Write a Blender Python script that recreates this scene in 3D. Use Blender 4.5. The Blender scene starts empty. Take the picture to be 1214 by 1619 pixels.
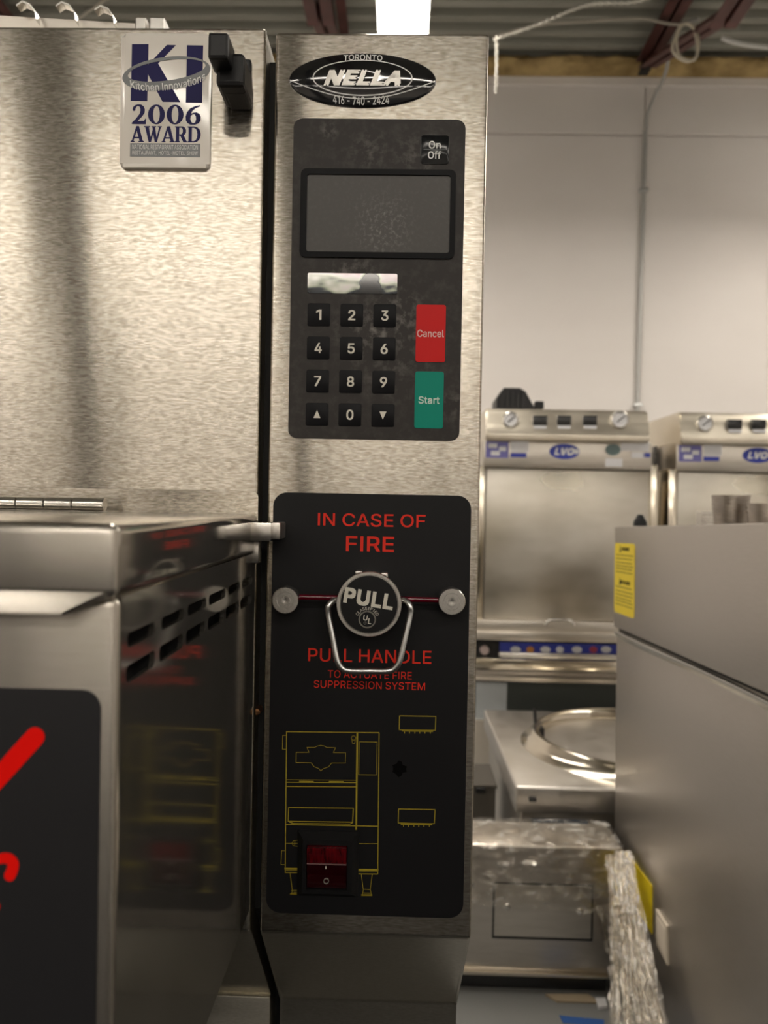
import bpy, bmesh, math, random
from mathutils import Vector, Matrix
S = bpy.context.scene
C = S.collection
rnd = random.Random(7)
PI = math.pi

# ------------------------------------------------------------------ camera
EYE = 1.22
FPX, IW, IH = 1223.0, 1214.0, 1619.0
YAW, PITCH, ROLL = math.radians(1.2009), math.radians(-0.4956), math.radians(1.1009)
_fw = Vector((-math.sin(YAW)*math.cos(PITCH), math.cos(YAW)*math.cos(PITCH), math.sin(PITCH)))
_r = Vector((math.cos(YAW), math.sin(YAW), 0)); _u = _r.cross(_fw)
CR = math.cos(ROLL)*_r + math.sin(ROLL)*_u
CU = -math.sin(ROLL)*_r + math.cos(ROLL)*_u
cam = bpy.data.cameras.new('camera'); camo = bpy.data.objects.new('camera', cam); C.objects.link(camo)
M = Matrix((CR, CU, -_fw)).transposed().to_4x4(); M.translation = Vector((0, 0, EYE))
camo.matrix_world = M
cam.sensor_fit = 'VERTICAL'; cam.sensor_height = 36; cam.lens = FPX/IH*36
cam.clip_start = .02; cam.clip_end = 60
cam.dof.use_dof = True; cam.dof.focus_distance = .585; cam.dof.aperture_fstop = 9.0
S.camera = camo

# ------------------------------------------------------------------ light and exposure
S.view_settings.view_transform = 'Standard'; S.view_settings.look = 'None'
S.view_settings.gamma = 1; S.view_settings.use_curve_mapping = False
S.view_settings.exposure = 1.05
w = bpy.data.worlds.new('world'); S.world = w; w.use_nodes = True
w.node_tree.nodes['Background'].inputs[0].default_value = (.9, .95, 1, 1)
w.node_tree.nodes['Background'].inputs[1].default_value = .02
LAMP_POWER = 14.0
LAMP_COL = (1, .92, .815)

# ------------------------------------------------------------------ projection helpers (pixel of the photograph -> point on a real plane)
def ray(px, py):
    return _fw + CR*((px-IW/2)/FPX) - CU*((py-IH/2)/FPX)
def up(px, py, Y):
    d = ray(px, py); k = Y/d.y
    return Vector((d.x*k, Y, EYE + d.z*k))
def upx(px, py, X):
    d = ray(px, py); k = X/d.x
    return Vector((X, d.y*k, EYE + d.z*k))
def upz(px, py, Z):
    d = ray(px, py); k = (Z-EYE)/d.z
    return Vector((d.x*k, d.y*k, Z))

# ------------------------------------------------------------------ materials
MATS = {}
def mat(name, col, metal=0, rough=.5, noise=None, bump=0, bscale=(60, 60, 60), aniso=0, tangent=None, emit=None, estr=0,
        rvar=0, coat=0, spec=.5, trans=0, detail=3, cvar=None, thin=None):
    if name in MATS: return MATS[name]
    m = bpy.data.materials.new(name); MATS[name] = m; m.use_nodes = True
    nt = m.node_tree; N = nt.nodes; L = nt.links; b = N['Principled BSDF']
    b.inputs['Base Color'].default_value = (*col, 1); b.inputs['Metallic'].default_value = metal
    b.inputs['Roughness'].default_value = rough; b.inputs['Specular IOR Level'].default_value = spec
    b.inputs['Coat Weight'].default_value = coat; b.inputs['Coat Roughness'].default_value = .08
    b.inputs['Transmission Weight'].default_value = trans
    if aniso:
        b.inputs['Anisotropic'].default_value = aniso
        cx = N.new('ShaderNodeCombineXYZ')
        for i in range(3): cx.inputs[i].default_value = tangent[i]
        L.new(cx.outputs[0], b.inputs['Tangent'])
    if emit:
        b.inputs['Emission Color'].default_value = (*emit, 1); b.inputs['Emission Strength'].default_value = estr
    if noise or bump or rvar:
        tc = N.new('ShaderNodeTexCoord'); mp = N.new('ShaderNodeMapping')
        mp.inputs['Scale'].default_value = bscale
        L.new(tc.outputs['Object'], mp.inputs[0])
        nz = N.new('ShaderNodeTexNoise'); nz.inputs['Scale'].default_value = 1; nz.inputs['Detail'].default_value = detail
        L.new(mp.outputs[0], nz.inputs['Vector'])
        if noise:
            rp = N.new('ShaderNodeValToRGB'); e = rp.color_ramp.elements
            e[0].position = .3; e[1].position = .7
            e[0].color = (*noise[0], 1); e[1].color = (*noise[1], 1)
            L.new(nz.outputs['Fac'], rp.inputs[0]); L.new(rp.outputs[0], b.inputs['Base Color'])
        if rvar:
            mr = N.new('ShaderNodeMapRange'); mr.inputs[1].default_value = .3; mr.inputs[2].default_value = .7
            mr.inputs[3].default_value = max(.02, rough-rvar); mr.inputs[4].default_value = rough+rvar
            L.new(nz.outputs['Fac'], mr.inputs[0]); L.new(mr.outputs[0], b.inputs['Roughness'])
        if bump:
            bp = N.new('ShaderNodeBump'); bp.inputs['Strength'].default_value = bump; bp.inputs['Distance'].default_value = .001
            L.new(nz.outputs['Fac'], bp.inputs['Height']); L.new(bp.outputs[0], b.inputs['Normal'])
    return m

STEEL = (.62, .585, .53)
def steel(name, rough=.3, aniso=.0, tangent=(0, 0, 1), scale=(320, 320, 900), bump=.25, v=.06, base=STEEL, rvar=.05):
    return mat(name, base, 1, rough, noise=(tuple(c-v for c in base), tuple(c+v for c in base)), bump=bump, bscale=scale,
               aniso=aniso, tangent=tangent, rvar=rvar)
m_front = steel('brushed_front', .225, .97, (0, 0, 1), (220, 220, 880), .0, .16, base=(.565, .52, .45), rvar=.006)
m_low = steel('lower_steel', .34, .6, (0, 0, 1), (240, 240, 1000), .0, .05, base=(.56, .53, .46), rvar=.01)
m_side = steel('mirror_steel', .11, 0, (0, 0, 1), (14, 14, 14), .0, .03, base=(.46, .435, .39), rvar=.025)
m_side.node_tree.nodes['Principled BSDF'].inputs['Metallic'].default_value = .9
m_lid = steel('lid_steel', .26, .9, (0, 0, 1), (90, 90, 900), .0, .022, base=(.6, .56, .5), rvar=.0)
m_lidtop = steel('lid_top_steel', .16, 0, (0, 0, 1), (200, 60, 60), .0, .03)
m_bright = steel('bright_steel', .26, 0, (0, 0, 1), (300, 300, 300), .0, .02, base=(.68, .66, .62), rvar=.0)
m_cast = steel('cast_metal', .38, 0, (0, 0, 1), (500, 500, 500), .04, .06, base=(.68, .65, .6))
m_zinc = steel('zinc_rod', .3, 0, (0, 0, 1), (400, 400, 400), .0, .04, base=(.74, .755, .75), rvar=0)
m_bgsteel = steel('far_steel', .34, .5, (0, 0, 1), (8, 8, 60), .05, .05, base=(.6, .56, .5))
m_bgshine = steel('far_polished_steel', .17, 0, (0, 0, 1), (6, 6, 6), .5, .03, base=(.72, .66, .55))
m_housing = steel('housing_steel', .34, 0, (0, 0, 1), (6, 6, 6), .15, .03, base=(.78, .72, .61))
m_door = steel('hood_door_steel', .34, .5, (0, 0, 1), (2.5, 2.5, 5), .0, .13, base=(.55, .515, .45), rvar=.08)
m_cup = steel('cup_steel', .3, 0, (0, 0, 1), (30, 30, 200), .05, .04, base=(.42, .38, .34))
m_cab = steel('cabinet_steel', .36, .4, (0, 0, 1), (30, 30, 300), .06, .02, base=(.45, .42, .385))
m_gapshade = mat('gap_shade', (.006, .006, .006), 0, .7)  # near-black that stands in for shade in gaps and recesses
m_blackpl = mat('black_plastic', (.009, .009, .0098), 0, .4, bump=.05, bscale=(900, 900, 900), spec=.3)
m_blacksoft = mat('soft_black', (.012, .012, .013), 0, .5)
m_plate = mat('fire_plate_black', (.0085, .0085, .0095), 0, .5, bump=.05, bscale=(200, 200, 2200), spec=.25)
m_red = mat('red_print', (.75, .035, .018), 0, .5, spec=.2)
m_yellow = mat('yellow_line', (.42, .33, .02), 0, .5)
m_white = mat('white_print', (.8, .8, .78), 0, .45)
m_navy = mat('navy_print', (.014, .012, .085), 0, .4, spec=.15)
m_ringgrey = mat('grey_print', (.2, .21, .215), 0, .4)
m_badge = mat('badge_white', (.82, .78, .71), 0, .12, coat=.25)
m_ovalblk = mat('oval_black', (.01, .01, .011), 0, .08, coat=.6)
m_silver = mat('silver_print', (.55, .53, .49), .6, .35)
m_cream = mat('cream_print', (.72, .69, .6), 0, .4)

def smudge(name, base, smear, rough, centers, scale=90, thresh=.5):
    """a plastic film with greasy wipe marks: noise mixed in, stronger round some worn spots (object space metres)"""
    m = mat(name, base, 0, rough, spec=.25)
    nt = m.node_tree; N = nt.nodes; L = nt.links; b = N['Principled BSDF']
    tc = N.new('ShaderNodeTexCoord')
    nz = N.new('ShaderNodeTexNoise'); nz.inputs['Scale'].default_value = scale; nz.inputs['Detail'].default_value = 8
    nz.inputs['Roughness'].default_value = .68
    L.new(tc.outputs['Object'], nz.inputs['Vector'])
    acc = None
    for (x, z, r, k) in centers:
        vd = N.new('ShaderNodeVectorMath'); vd.operation = 'SUBTRACT'; vd.inputs[1].default_value = (x, 0, z)
        L.new(tc.outputs['Object'], vd.inputs[0])
        vs = N.new('ShaderNodeVectorMath'); vs.operation = 'MULTIPLY'; vs.inputs[1].default_value = (1, 0, 1)
        L.new(vd.outputs[0], vs.inputs[0])
        ln = N.new('ShaderNodeVectorMath'); ln.operation = 'LENGTH'; L.new(vs.outputs[0], ln.inputs[0])
        mr = N.new('ShaderNodeMapRange'); mr.interpolation_type = 'SMOOTHSTEP'
        mr.inputs[1].default_value = 0; mr.inputs[2].default_value = r; mr.inputs[3].default_value = k; mr.inputs[4].default_value = 0
        L.new(ln.outputs['Value'], mr.inputs[0])
        if acc is None: acc = mr.outputs[0]
        else:
            a = N.new('ShaderNodeMath'); a.operation = 'ADD'; L.new(acc, a.inputs[0]); L.new(mr.outputs[0], a.inputs[1]); acc = a.outputs[0]
    st = N.new('ShaderNodeMapRange'); st.inputs[1].default_value = thresh; st.inputs[2].default_value = thresh+.2
    L.new(nz.outputs['Fac'], st.inputs[0])
    a = N.new('ShaderNodeMath'); a.operation = 'ADD'; a.inputs[1].default_value = .12
    L.new(acc, a.inputs[0])
    mu = N.new('ShaderNodeMath'); mu.operation = 'MULTIPLY'; mu.use_clamp = True
    L.new(st.outputs[0], mu.inputs[0]); L.new(a.outputs[0], mu.inputs[1])
    mx = N.new('ShaderNodeMix'); mx.data_type = 'RGBA'
    mx.inputs['A'].default_value = (*base, 1); mx.inputs['B'].default_value = (*smear, 1)
    L.new(mu.outputs[0], mx.inputs['Factor']); L.new(mx.outputs['Result'], b.inputs['Base Color'])
    return m

# ------------------------------------------------------------------ object helpers
ORG = {}
def thing(name, label, cat, loc=(0, 0, 0), group=None):
    o = bpy.data.objects.new(name, None); C.objects.link(o); o.empty_display_size = .05
    o.location = loc; ORG[o] = Vector(loc); o['label'] = label; o['category'] = cat
    if group: o['group'] = group
    return o
def tag(o, label, cat, group=None):
    o['label'] = label; o['category'] = cat
    if group: o['group'] = group
    return o
def obj(name, bm, m, parent=None, smooth=None, label=None):
    """links a bmesh built in world coordinates as one object whose origin is its own centre"""
    if isinstance(bm, bpy.types.Mesh):
        me = bm
    else:
        bmesh.ops.recalc_face_normals(bm, faces=bm.faces[:])
        me = bpy.data.meshes.new(name); bm.to_mesh(me); bm.free()
    vs = me.vertices
    lo = Vector([min(v.co[i] for v in vs) for i in range(3)]); hi = Vector([max(v.co[i] for v in vs) for i in range(3)])
    c = (lo+hi)/2
    me.transform(Matrix.Translation(-c))
    me.materials.clear(); me.materials.append(m)
    if smooth is not None:
        me.polygons.foreach_set('use_smooth', [True]*len(me.polygons))
        me.set_sharp_from_angle(angle=math.radians(smooth))
    o = bpy.data.objects.new(name, me); C.objects.link(o)
    ORG[o] = c
    if parent is not None:
        o.parent = parent; o.location = c-ORG[parent]
    else: o.location = c
    if label: o['label'] = label
    return o
def struct(name, bm, m, parent=None, smooth=None):
    o = obj(name, bm, m, parent, smooth)
    if parent is None: o['kind'] = 'structure'
    return o
def copy_tree(o, parent=None):
    c = o.copy(); C.objects.link(c); c.parent = parent; ORG[c] = ORG[o]
    for ch in list(o.children): copy_tree(ch, c)
    return c

def bx(lo, hi, bevel=0, seg=2, bm=None):
    bm2 = bmesh.new(); bmesh.ops.create_cube(bm2, size=1)
    lo = Vector(lo); hi = Vector(hi)
    for v in bm2.verts:
        v.co = Vector([(lo[i]+hi[i])/2+v.co[i]*(hi[i]-lo[i]) for i in range(3)])
    if bevel: bmesh.ops.bevel(bm2, geom=bm2.edges[:], offset=bevel, segments=seg, affect='EDGES', profile=.5)
    return merge(bm, bm2)
def merge(bm, bm2):
    if bm is None: return bm2
    me = bpy.data.meshes.new('t'); bm2.to_mesh(me); bm2.free(); bm.from_mesh(me); bpy.data.meshes.remove(me)
    return bm
class Frame:
    def __init__(s, o, u, v, n): s.o, s.u, s.v, s.n = Vector(o), Vector(u), Vector(v), Vector(n)
    def __call__(s, a, b, c=0): return s.o+s.u*a+s.v*b+s.n*c
def front(Y): return Frame((0, Y, 0), (1, 0, 0), (0, 0, 1), (0, -1, 0))
def pts(px, Y): return [(p.x, p.z) for p in (up(a, b, Y) for a, b in px)]
def rrect(x0, z0, x1, z1, r, n=6):
    out = []
    for cx, cz, a0 in ((x1-r, z1-r, 0), (x0+r, z1-r, 90), (x0+r, z0+r, 180), (x1-r, z0+r, 270)):
        for k in range(n+1):
            a = math.radians(a0+90*k/n); out.append((cx+r*math.cos(a), cz+r*math.sin(a)))
    return out
def ell(cx, cz, a, b, n=48, rot=0):
    o = []
    for k in range(n):
        t = 2*PI*k/n; x, z = a*math.cos(t), b*math.sin(t)
        o.append((cx+x*math.cos(rot)-z*math.sin(rot), cz+x*math.sin(rot)+z*math.cos(rot)))
    return o
def prism(fr, poly, t0, t1, bevel=0, seg=2, bm=None):
    b = bmesh.new()
    vs = [b.verts.new(fr(x, z, t1)) for x, z in poly]
    f = b.faces.new(vs)
    bk = [b.verts.new(fr(x, z, t0)) for x, z in poly]
    n = len(poly); b.faces.new(bk[::-1])
    for i in range(n): b.faces.new((vs[i], bk[i], bk[(i+1) % n], vs[(i+1) % n]))
    if bevel:
        bmesh.ops.bevel(b, geom=list(f.edges), offset=bevel, segments=seg, affect='EDGES', profile=.5)
    return merge(bm, b)
def curve_mesh(loops, ext):
    cu = bpy.data.curves.new('c', 'CURVE'); cu.dimensions = '2D'; cu.fill_mode = 'BOTH'; cu.extrude = ext/2
    for lp in loops:
        s = cu.splines.new('POLY'); s.points.add(len(lp)-1); s.use_cyclic_u = True
        for p, (x, z) in zip(s.points, lp): p.co = (x, z, 0, 1)
    return cu_to_mesh(cu)
def cu_to_mesh(cu):
    o = bpy.data.objects.new('t', cu); C.objects.link(o)
    dg = bpy.context.evaluated_depsgraph_get(); me = bpy.data.meshes.new_from_object(o.evaluated_get(dg))
    bpy.data.objects.remove(o); bpy.data.curves.remove(cu)
    return me
def holed(fr, loops, t0, t1):
    me = curve_mesh(loops, abs(t1-t0))
    bm = bmesh.new(); bm.from_mesh(me); bpy.data.meshes.remove(me)
    for v in bm.verts: v.co = fr(v.co.x, v.co.y, (t0+t1)/2+v.co.z)
    return bm
# plain sans-serif letter outlines: advance | x y x y ... per loop, in thousandths of the type size
FONT = {
 ',': '188|38 -119 68 71 137 71 84 -119',
 '-': '453|337 244 337 188 114 188 114 244',
 '0': '453|227 -7 191 -3 158 7 130 24 105 48 85 77 69 113 57 155 50 202 48 254 50 306 57 353 69 395 85 431 106 461 130 484 159 502 191 512 227 516 262 512 295 502 323 484 348 461 368 431 384 395 396 353 403 306 405 254 403 202 396 155 384 113 368 77 348 48 323 24 295 7 263 -3|227 50 250 52 271 60 290 74 306 92 320 116 330 144 338 176 342 213 344 254 342 295 338 332 330 365 320 393 306 416 290 435 271 449 250 457 227 460 203 457 182 449 163 435 147 416 134 393 123 365 115 332 111 295 109 254 111 213 115 176 123 144 134 116 147 92 163 74 182 60 203 52',
 '1': '372|276 509 276 0 212 0 212 448 209 448 86 358 86 427 198 509',
 '2': '453|64 0 64 47 234 229 282 282 294 298 303 312 311 327 316 341 319 356 320 371 319 389 315 405 308 419 298 431 287 441 273 449 258 455 241 458 224 460 205 458 188 454 172 447 159 438 148 427 139 413 132 398 128 381 127 362 66 362 68 391 75 418 86 442 102 464 121 482 143 496 168 507 196 513 225 516 254 513 281 507 306 497 328 482 346 465 361 445 372 423 379 398 381 372 380 354 377 336 371 318 363 299 351 280 336 259 317 235 294 209 267 180 153 60 153 57 389 57 389 0',
 '3': '453|218 -7 188 -5 159 1 133 10 108 22 88 38 70 57 57 79 48 104 44 132 109 132 112 115 118 100 126 87 137 76 150 66 165 59 182 54 200 51 219 50 239 51 258 55 275 61 291 69 304 80 315 93 323 108 328 125 329 145 328 163 323 180 316 196 306 211 292 223 275 234 254 241 229 246 201 248 157 248 157 299 288 448 288 452 70 452 70 509 372 509 372 461 211 278 211 289 247 290 279 286 308 276 333 262 354 244 371 222 383 198 391 173 393 145 390 116 383 90 370 66 354 45 333 27 309 12 281 2 251 -5',
 '4': '453|40 105 40 158 247 509 311 509 109 166 109 163 413 163 413 105|282 0 282 121 282 146 282 318 343 318 343 0',
 '5': '453|221 -7 192 -5 165 1 140 11 118 25 99 41 83 60 71 82 63 105 60 130 122 130 125 115 130 102 138 89 148 78 160 68 173 60 188 54 204 51 221 50 241 51 259 56 276 64 291 75 304 89 314 104 322 122 326 141 328 162 326 183 321 203 314 221 303 237 290 251 275 262 257 270 238 275 218 277 201 276 184 273 167 268 152 262 139 255 128 246 67 253 96 509 366 509 366 452 151 452 134 301 136 301 148 311 162 318 178 325 194 330 212 333 229 334 252 332 274 328 294 321 313 311 330 299 345 285 358 269 370 251 379 231 386 210 390 187 391 163 388 132 381 102 369 76 352 52 332 32 309 15 282 3 253 -4',
 '6': '453|226 -7 196 -4 168 3 142 15 119 31 100 51 84 74 73 101 66 130 64 162 65 187 71 212 80 239 93 268 112 302 137 340 252 509 322 509 151 261 145 261 165 288 196 307 208 311 221 313 235 314 265 312 291 305 316 295 337 280 355 262 370 240 380 215 387 187 389 157 387 127 379 98 368 73 352 50 333 30 310 14 284 3 257 -4|226 48 245 50 263 55 279 63 293 73 304 86 314 101 322 119 326 137 327 157 326 178 322 196 314 213 304 228 293 241 279 251 263 259 245 264 226 265 207 264 190 259 174 252 160 241 148 229 138 214 131 197 126 179 125 158 126 138 131 119 138 102 148 86 160 73 174 63 190 55 207 50',
 '7': '453|97 0 323 448 323 452 62 452 62 509 391 509 391 449 165 0',
 '8': '453|226 -7 193 -5 163 1 136 11 111 25 91 42 74 62 62 84 54 109 52 135 53 156 58 176 65 195 75 212 87 228 101 241 117 252 134 260 153 265 153 267 129 276 109 289 93 308 80 330 73 354 70 380 73 405 79 429 90 450 106 469 124 485 146 498 170 508 197 514 226 516 255 514 282 508 306 498 328 485 346 469 361 450 373 429 379 405 382 380 379 354 372 330 359 308 343 289 323 276 300 267 300 265 319 260 335 252 351 241 365 228 377 212 387 195 395 176 399 156 401 135 398 109 391 84 378 62 362 42 341 25 317 11 289 1 259 -5|226 49 248 50 267 54 285 60 300 69 313 79 323 91 331 106 335 121 337 139 335 157 330 173 322 189 312 202 298 213 283 223 265 230 247 234 226 235 206 234 187 230 169 223 154 213 140 202 130 189 122 173 117 157 115 139 117 121 121 106 129 91 139 79 152 69 167 60 185 54 205 50|226 290 244 291 260 294 274 300 287 308 298 318 307 330 314 344 318 359 319 376 318 392 314 407 308 420 299 432 288 442 275 449 260 455 244 459 226 460 208 459 192 455 177 449 164 442 153 432 145 420 138 407 134 392 133 376 134 359 138 344 145 330 154 318 165 308 178 300 193 294 209 291',
 '9': '453|226 516 256 513 285 506 310 494 333 478 352 458 368 434 380 408 387 378 389 347 387 322 382 296 373 270 359 240 340 207 315 168 200 0 130 0 301 248 307 248 287 221 257 202 245 198 232 195 218 195 188 197 161 203 137 214 116 229 98 247 83 269 72 294 66 321 64 352 66 382 73 411 85 436 101 459 120 479 143 494 168 506 196 513|226 460 207 459 190 454 174 446 160 435 148 423 138 407 131 390 127 372 125 352 127 331 131 313 138 295 148 280 160 268 174 257 190 250 207 245 226 243 245 245 263 249 279 257 293 267 305 280 314 295 322 312 326 330 327 350 326 371 322 390 314 407 305 422 293 435 279 446 263 454 245 459',
 'A': '480|16 0 201 509 276 509 463 0 395 0 287 302 264 372 232 478 245 478 213 371 191 302 85 0|110 142 110 199 370 199 370 142',
 'C': '510|267 -7 225 -3 186 7 150 25 119 49 92 79 70 115 53 157 44 203 40 254 44 305 53 352 70 393 92 429 119 459 150 484 186 501 225 512 267 516 293 514 317 511 340 504 362 496 383 485 402 471 419 456 435 438 448 418 459 397 467 373 473 348 408 348 404 365 397 380 389 395 380 407 369 418 357 428 344 437 330 444 315 449 300 453 284 455 267 456 237 453 209 445 184 432 161 414 141 391 125 364 113 332 106 295 103 254 106 213 113 177 125 145 141 117 161 94 184 76 210 63 237 56 267 53 284 54 300 56 315 60 330 65 344 72 357 81 369 90 380 102 389 114 397 128 404 144 408 160 473 160 467 135 459 112 448 91 435 71 420 53 402 38 383 24 363 13 341 5 317 -2 293 -6',
 'D': '502|125 509 125 0 60 0 60 509|219 0 96 0 96 57 215 57 254 60 288 68 318 81 343 99 363 122 379 149 390 181 397 216 399 255 397 294 390 329 379 361 364 388 344 410 320 428 291 441 258 449 221 452 93 452 93 509 225 509 273 505 315 495 353 478 385 455 412 426 433 391 449 351 458 306 462 255 458 205 449 159 433 119 411 83 384 54 351 31 312 14 268 3',
 'E': '419|60 0 60 509 372 509 372 452 125 452 125 286 355 286 355 229 125 229 125 57 375 57 375 0',
 'F': '410|60 0 60 509 369 509 369 452 125 452 125 278 346 278 346 221 125 221 125 0',
 'G': '520|269 -7 225 -3 185 7 149 25 118 49 91 79 69 116 53 157 43 203 40 254 43 305 53 352 69 393 91 429 117 459 149 484 184 501 223 512 265 516 291 514 316 510 340 504 363 494 384 483 403 469 421 453 436 436 449 416 460 395 468 373 474 349 408 349 402 365 395 379 387 393 378 406 368 417 356 427 344 436 330 443 315 448 300 453 283 455 265 456 236 453 209 445 183 432 160 414 141 392 125 364 113 332 106 295 103 254 106 213 113 177 125 145 141 117 161 95 184 76 210 63 238 56 269 53 296 55 322 61 345 71 365 85 382 102 396 123 407 147 413 173 415 202 434 199 283 199 283 256 478 256 478 200 475 160 466 124 451 91 431 62 406 38 377 19 344 5 308 -4',
 'H': '517|60 0 60 509 125 509 125 289 392 289 392 509 457 509 457 0 392 0 392 232 125 232 125 0',
 'I': '185|60 0 60 509 125 509 125 0',
 'K': '467|60 0 60 509 125 509 125 334 124 225 125 193 125 0|104 145 104 216 139 261 174 303 212 344 364 509 448 509 231 276 228 276|372 0 188 259 228 309 449 0',
 'L': '393|60 0 60 509 125 509 125 57 361 57 361 0',
 'M': '628|60 0 60 509 152 509 277 187 287 159 299 123 311 84 322 49 307 49 318 83 330 121 342 158 352 187 476 509 568 509 568 0 504 0 504 291 504 327 505 369 506 413 507 457 513 457 498 409 482 363 467 322 456 291 342 0 286 0 170 291 159 321 145 361 129 408 112 457 119 457 120 416 121 372 122 328 122 291 122 0',
 'N': '523|60 0 60 509 136 509 343 183 363 151 388 107 414 55 405 54 401 108 399 157 399 195 399 509 463 509 463 0 387 0 202 290 177 331 148 381 108 452 119 454 122 384 124 328 125 291 125 0',
 'O': '533|267 -7 225 -3 186 7 150 25 119 49 92 79 70 115 53 157 44 203 40 254 44 305 53 352 70 393 92 429 119 459 150 484 186 501 225 512 267 516 309 512 348 501 384 484 415 459 442 429 464 393 480 352 490 305 493 254 490 203 480 157 464 115 442 79 415 49 384 25 348 7 309 -3|267 53 296 55 324 63 349 76 372 94 392 116 408 144 420 176 428 213 430 254 428 295 420 332 408 365 392 392 372 415 349 433 324 446 296 453 267 456 237 453 210 445 184 433 161 415 142 392 125 364 113 332 106 295 103 254 106 213 113 176 125 144 142 117 161 94 184 76 210 63 237 55',
 'P': '445|60 0 60 509 235 509 272 506 305 499 332 487 356 471 375 452 390 430 400 404 407 377 409 348 407 318 400 291 390 265 375 243 356 223 332 207 305 195 272 188 235 186 126 186 126 242 233 242 257 244 279 248 297 256 312 266 324 279 333 294 339 310 343 328 344 348 343 367 339 385 333 402 324 416 312 428 297 439 279 446 257 451 232 452 125 452 125 0',
 'R': '449|60 0 60 509 236 509 273 506 305 500 333 489 356 473 376 455 390 433 401 408 407 381 409 352 407 323 401 296 390 271 376 250 356 232 333 217 305 206 273 200 236 198 126 198 126 255 234 255 258 256 280 260 298 267 313 276 325 287 334 300 340 316 344 333 345 352 344 371 340 389 334 405 325 419 313 430 298 440 279 446 258 451 233 452 125 452 125 0|353 0 230 229 303 229 428 0',
 'S': '447|224 -9 188 -7 156 -1 128 9 102 23 81 40 64 60 51 83 42 109 38 137 104 137 108 118 114 102 123 88 136 76 150 66 166 59 185 53 204 50 224 49 246 50 267 54 286 60 303 69 317 79 329 92 338 106 344 122 346 139 344 154 340 168 332 179 322 189 310 197 296 205 245 222 184 239 145 253 112 269 86 289 67 313 56 341 52 372 54 400 62 425 75 448 92 468 113 484 138 498 165 508 195 514 227 516 259 514 289 508 316 498 340 484 360 468 377 449 390 427 398 403 401 378 337 378 332 402 320 421 302 437 280 449 254 456 225 459 204 457 185 454 167 448 152 440 139 430 129 418 121 405 117 391 115 376 117 359 122 345 131 334 142 324 155 315 169 308 212 293 264 279 312 264 328 256 344 248 359 238 372 226 384 213 395 198 402 180 407 161 408 139 406 112 399 87 386 64 370 43 349 25 323 11 294 0 261 -7',
 'T': '449|32 452 32 509 417 509 417 452 257 452 257 0 193 0 193 452',
 'U': '517|259 -8 220 -6 186 2 154 15 126 33 103 55 85 80 71 108 63 140 60 173 60 509 124 509 124 178 126 155 132 133 141 113 153 95 169 80 187 68 208 59 232 53 259 52 285 53 309 59 331 68 349 80 364 95 377 113 385 133 391 155 393 178 393 509 457 509 457 173 454 140 446 108 433 80 414 55 391 33 363 15 332 2 297 -6',
 'V': '480|204 0 16 509 84 509 192 206 215 137 248 31 235 31 267 138 290 206 395 509 463 509 278 0',
 'W': '686|155 0 16 509 82 509 163 196 175 145 187 94 197 40 189 40 200 94 211 145 224 196 306 509 380 509 462 196 474 145 486 94 497 40 488 40 499 94 510 145 523 196 603 509 670 509 530 0 455 0 368 323 351 391 336 475 350 475 335 395 318 323 230 0',
 'Y': '472|203 0 203 208 16 509 91 509 192 344 222 292 250 230 224 230 251 293 280 344 381 509 455 509 268 208 268 0',
 'a': '389|160 -9 137 -7 115 -3 94 5 76 15 60 29 48 45 38 63 32 84 30 108 32 128 36 146 43 161 53 174 64 184 78 193 92 200 108 206 125 211 178 220 234 227 265 235 276 255 276 257 275 272 272 285 267 297 260 307 251 315 240 322 227 327 212 330 196 331 178 330 163 327 149 322 118 301 100 274 41 291 51 313 64 331 79 346 95 358 114 368 133 375 153 380 173 383 194 384 239 379 255 375 271 369 286 360 300 350 312 336 322 320 330 301 335 278 337 251 337 0 277 0 277 52 272 52 252 25 242 16 229 8 215 1 199 -4 181 -7|170 45 192 47 211 51 228 59 242 68 254 80 263 93 270 108 274 122 276 138 276 190 259 182 231 176 200 171 175 168 134 159 122 153 112 147 103 139 97 130 93 118 92 105 93 93 96 82 102 72 109 64 119 57 130 52 142 48 156 46',
 'c': '396|207 -8 174 -5 144 3 117 16 93 35 72 58 56 85 44 116 37 150 34 187 37 225 44 260 56 291 72 318 93 341 117 360 144 374 174 382 207 384 226 384 243 381 260 377 276 371 291 364 305 356 318 346 330 335 340 322 349 308 356 293 362 277 303 262 290 289 270 311 242 325 207 330 184 328 163 321 145 310 130 296 118 278 108 258 102 236 98 212 96 187 98 163 102 139 108 117 118 97 130 80 145 66 163 55 184 49 207 46 243 52 271 66 292 89 304 117 363 102 357 86 350 70 341 56 331 43 319 32 306 21 292 12 277 5 261 -1 244 -5 226 -7',
 'e': '404|212 -8 177 -5 145 3 117 16 92 35 72 58 56 85 44 116 37 150 34 187 36 224 44 258 55 290 71 317 91 340 115 359 142 373 172 382 205 384 226 383 246 380 266 374 285 366 303 355 319 341 334 324 347 305 357 282 365 256 370 227 371 194 371 169 97 169 97 221 309 221 308 226 304 248 298 269 288 286 277 301 263 314 246 323 227 328 205 330 183 328 164 323 146 313 131 301 119 286 109 270 102 251 97 231 96 211 96 178 98 151 102 127 110 106 121 88 135 73 151 61 169 53 190 48 212 46 227 47 241 49 254 53 265 58 276 65 285 73 294 82 300 93 306 105 365 91 358 72 348 55 335 39 320 26 302 14 283 4 261 -3 237 -7',
 'f': '254|228 379 228 327 6 327 6 379|81 0 81 432 82 452 87 470 96 486 107 499 120 510 135 519 152 525 169 529 187 530 222 527 243 521 227 468 215 472 195 474 178 472 164 468 154 460 147 449 143 435 142 419 142 0',
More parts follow.
